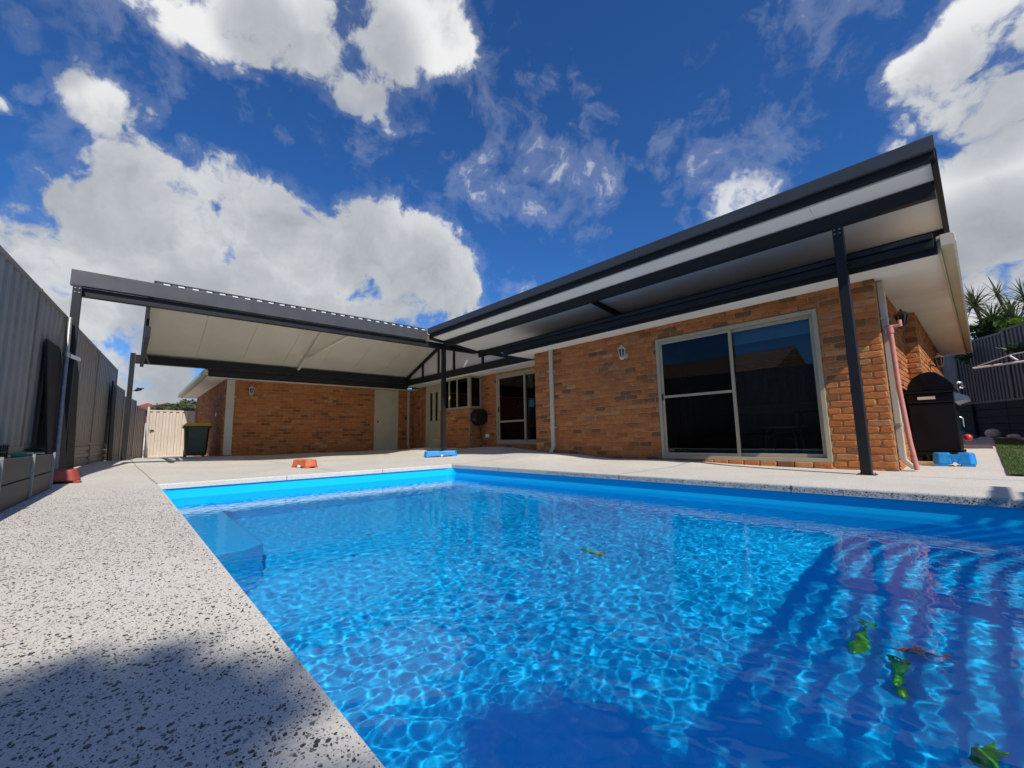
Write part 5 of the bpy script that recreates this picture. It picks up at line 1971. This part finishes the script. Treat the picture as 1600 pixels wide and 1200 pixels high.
for k, (px, py, dist, rad, lab) in enumerate([(283, 640, 48, (2.4, 2.4, .75), 'olive tree crown far off between the gate and wing'),
                                              (298, 639, 50, (1.8, 1.8, .95), 'second olive tree far off close by the wing corner'),
                                              (246, 643, 58, (2.0, 2.0, .6), 'low far tree between the two red roofs')]):
    c = point_at(px, py, dist)
    t = thing('far_tree', lab, 'tree', (c.x, c.y, -.06), 'trees beyond the gate')
    MB().tube([(c.x, c.y, -.06), tuple(c)], [.25, .12], 8).build('trunk', 'trunk', t)
    f = MB()
    leafy(f, c, rad, 1500, .22, rg, .3)
    f.build('crown', 'tree_far', t)


# ------------------------------------------------------------------ dive toys on the pool floor
def floor_point(px, py, z):
    """where a sight line lands under water, bent at the surface"""
    d = direction(px, py)
    P = EYE + d * ((WATER - EYE.z) / d.z)
    e = 1 / 1.333
    c = -d.z
    kk = math.sqrt(1 - e * e * (1 - c * c))
    r = d * e + Vector((0, 0, e * c - kk))
    return P + r * ((z - WATER) / r.z)


def dive_toy(pa, pb, mats, label, r=.03):
    a = floor_point(*pa, FLOOR + .04)
    b = floor_point(*pb, FLOOR + .04)
    t = thing('dive_toy', label, 'dive toy', (a.x, a.y, FLOOR), 'dive toys on the pool floor')
    m = a.lerp(b, .5)
    parts = []
    parts.append(MB().tube([a, a.lerp(b, .12), a.lerp(b, .35), m], [r * .2, r * .8, r, r * .9], 10).build('body', mats[0], t))
    parts.append(MB().tube([m, a.lerp(b, .8), b], [r * .9, r * .6, r * .2], 10).build('tail', mats[1], t))
    d = (b - a).normalized()
    sd = Vector((-d.y, d.x, 0))
    for s in (-1, 1):
        q = a.lerp(b, .88)
        parts.append(MB().prism([q, q + d * .05 + sd * s * r * 1.1, q + d * .07 + sd * s * r * 1.0, q + d * .03], (0, 0, .008)).build('fin', mats[1], t))
    for p in parts:
        p.cycles.is_caustics_receiver = True


dive_toy((1336, 1020), (1354, 975), ('lime', 'darkgreen'), 'lime green dive toy on the pool floor under the slatted shade', .03)
dive_toy((1404, 1082), (1405, 1035), ('lime', 'darkgreen'), 'lime green dive toy with dark tail nearest the camera side of the stripes', .033)
dive_toy((1390, 1008), (1473, 1026), ('toyorange', 'toyorange'), 'orange and red dive stick among the shade stripes', .02)
dive_toy((908, 857), (940, 866), ('lime', 'toyyellow'), 'yellow green dive stick alone in the sunny pool middle', .022)
dive_toy((1525, 1192), (1550, 1180), ('darkgreen', 'lime'), 'dark green dive toy at the lower right of the pool floor', .034)
lf = thing('floating_leaf', 'single dark leaf floating on the water left of centre', 'leaf', (-3.15, 1.38, WATER))
MB().add([(-3.19, 1.38, WATER + .004), (-3.15, 1.36, WATER + .006), (-3.11, 1.38, WATER + .004), (-3.15, 1.40, WATER + .006)], [(0, 1, 2, 3)]).build('blade', 'trunk', lf)

# ------------------------------------------------------------------ what stands behind the camera: pergola, tree, neighbour's house
PG = thing('slatted_pergola', 'brown slatted timber pergola standing behind the camera beside the pool', 'pergola', (3.6, 1.5, 0))
ph = 2.6
shx, shy = ph, -SUN_RATIO * ph
for k in range(14):
    gx = .09 + .157 * k - .0785          # where the shade of this slat falls at paving level
    x = gx + shx
    MB().box((x - .040, -1.2, ph - .006), (x + .040, 4.6 + shy + .6, ph + .006)).build('slat', 'pergola', PG)
MB().box((2.575, -1.3, ph - .075), (2.612, 4.9, ph - .008)).build('side_beam', 'pergola', PG)
MB().box((4.80, -1.3, ph - .20), (4.90, 4.9, ph - .008)).build('side_beam', 'pergola', PG)
for y in (3.62 + shy, 1.90 + shy):
    MB().box((2.615, y - .10, ph - .10), (4.79, y + .10, ph - .008)).build('cross_beam', 'pergola', PG)
for x, y in ((2.66, -1.15), (4.85, -1.15), (2.66, 4.8), (4.85, 4.8)):
    MB().box((x - .045, y - .045, -.02), (x + .045, y + .045, ph - .205)).build('post', 'pergola', PG)

TR = thing('garden_tree', 'tall leafy green tree standing on the ground behind the camera', 'tree', (8.9, -3.6, -.06))
MB().tube([(8.9, -3.6, -.06), (8.75, -3.4, 2.2), (8.5, -3.1, 4.6), (8.2, -2.7, 6.6)], [.22, .18, .13, .07], 10).build('trunk', 'trunk', TR)
lb = MB()
for q in ((7.0, -2.2, 8.0), (7.5, -2.9, 8.1), (8.3, -3.2, 8.2), (7.6, -.8, 8.0), (7.9, -2.2, 7.9)):
    lb.tube([(8.55, -3.15, 4.2), ((8.55 + q[0]) / 2 + .1, (-3.15 + q[1]) / 2, 6.5), q], [.09, .06, .02], 8)
lb.build('limb', 'trunk', TR)
f = MB()
trg = random.Random(9)
th = 8.0
for gx, gy, r, n_ in ((-1.0, -.08, .46, 1300), (-1.25, -.55, .5, 900), (-.70, .10, .30, 600), (-.42, .12, .30, 500), (-.25, -.35, .62, 1400), (-.55, -.85, .75, 1500), (.4, -.15, .55, 1000), (.3, -1.1, .9, 1500), (-.46, 1.38, .36, 1900), (-.30, 1.05, .22, 600)):
    leafy(f, (gx + th, gy - SUN_RATIO * th, th + trg.uniform(-.3, .3)), (r, r, r * .6), n_, .085, trg, .15)
f.build('crown', 'leaf_tree', TR)

NH = thing('neighbour_house', 'neighbouring house with a brown tiled hip roof behind the fence', 'house', (-11, -11, -.06))
MB().box((-16.5, -15, -.06), (-6.5, -6.0, 2.6)).build('wall', 'render', NH)
hxa, hxb, hya, hyb = -17.1, -5.9, -15.6, -5.4
rz = 4.7
tiled_slope('roof', (hxa, hyb, 2.6), (hxb, hyb, 2.6), (0, -5.1, 2.1), 17, parent=NH)
tiled_slope('roof', (hxb, hya, 2.6), (hxa, hya, 2.6), (0, 5.1, 2.1), 17, parent=NH)
MB().box((hxa, hya, 2.45), (hxb, hyb, 2.59)).build('fascia', 'soffit', NH)
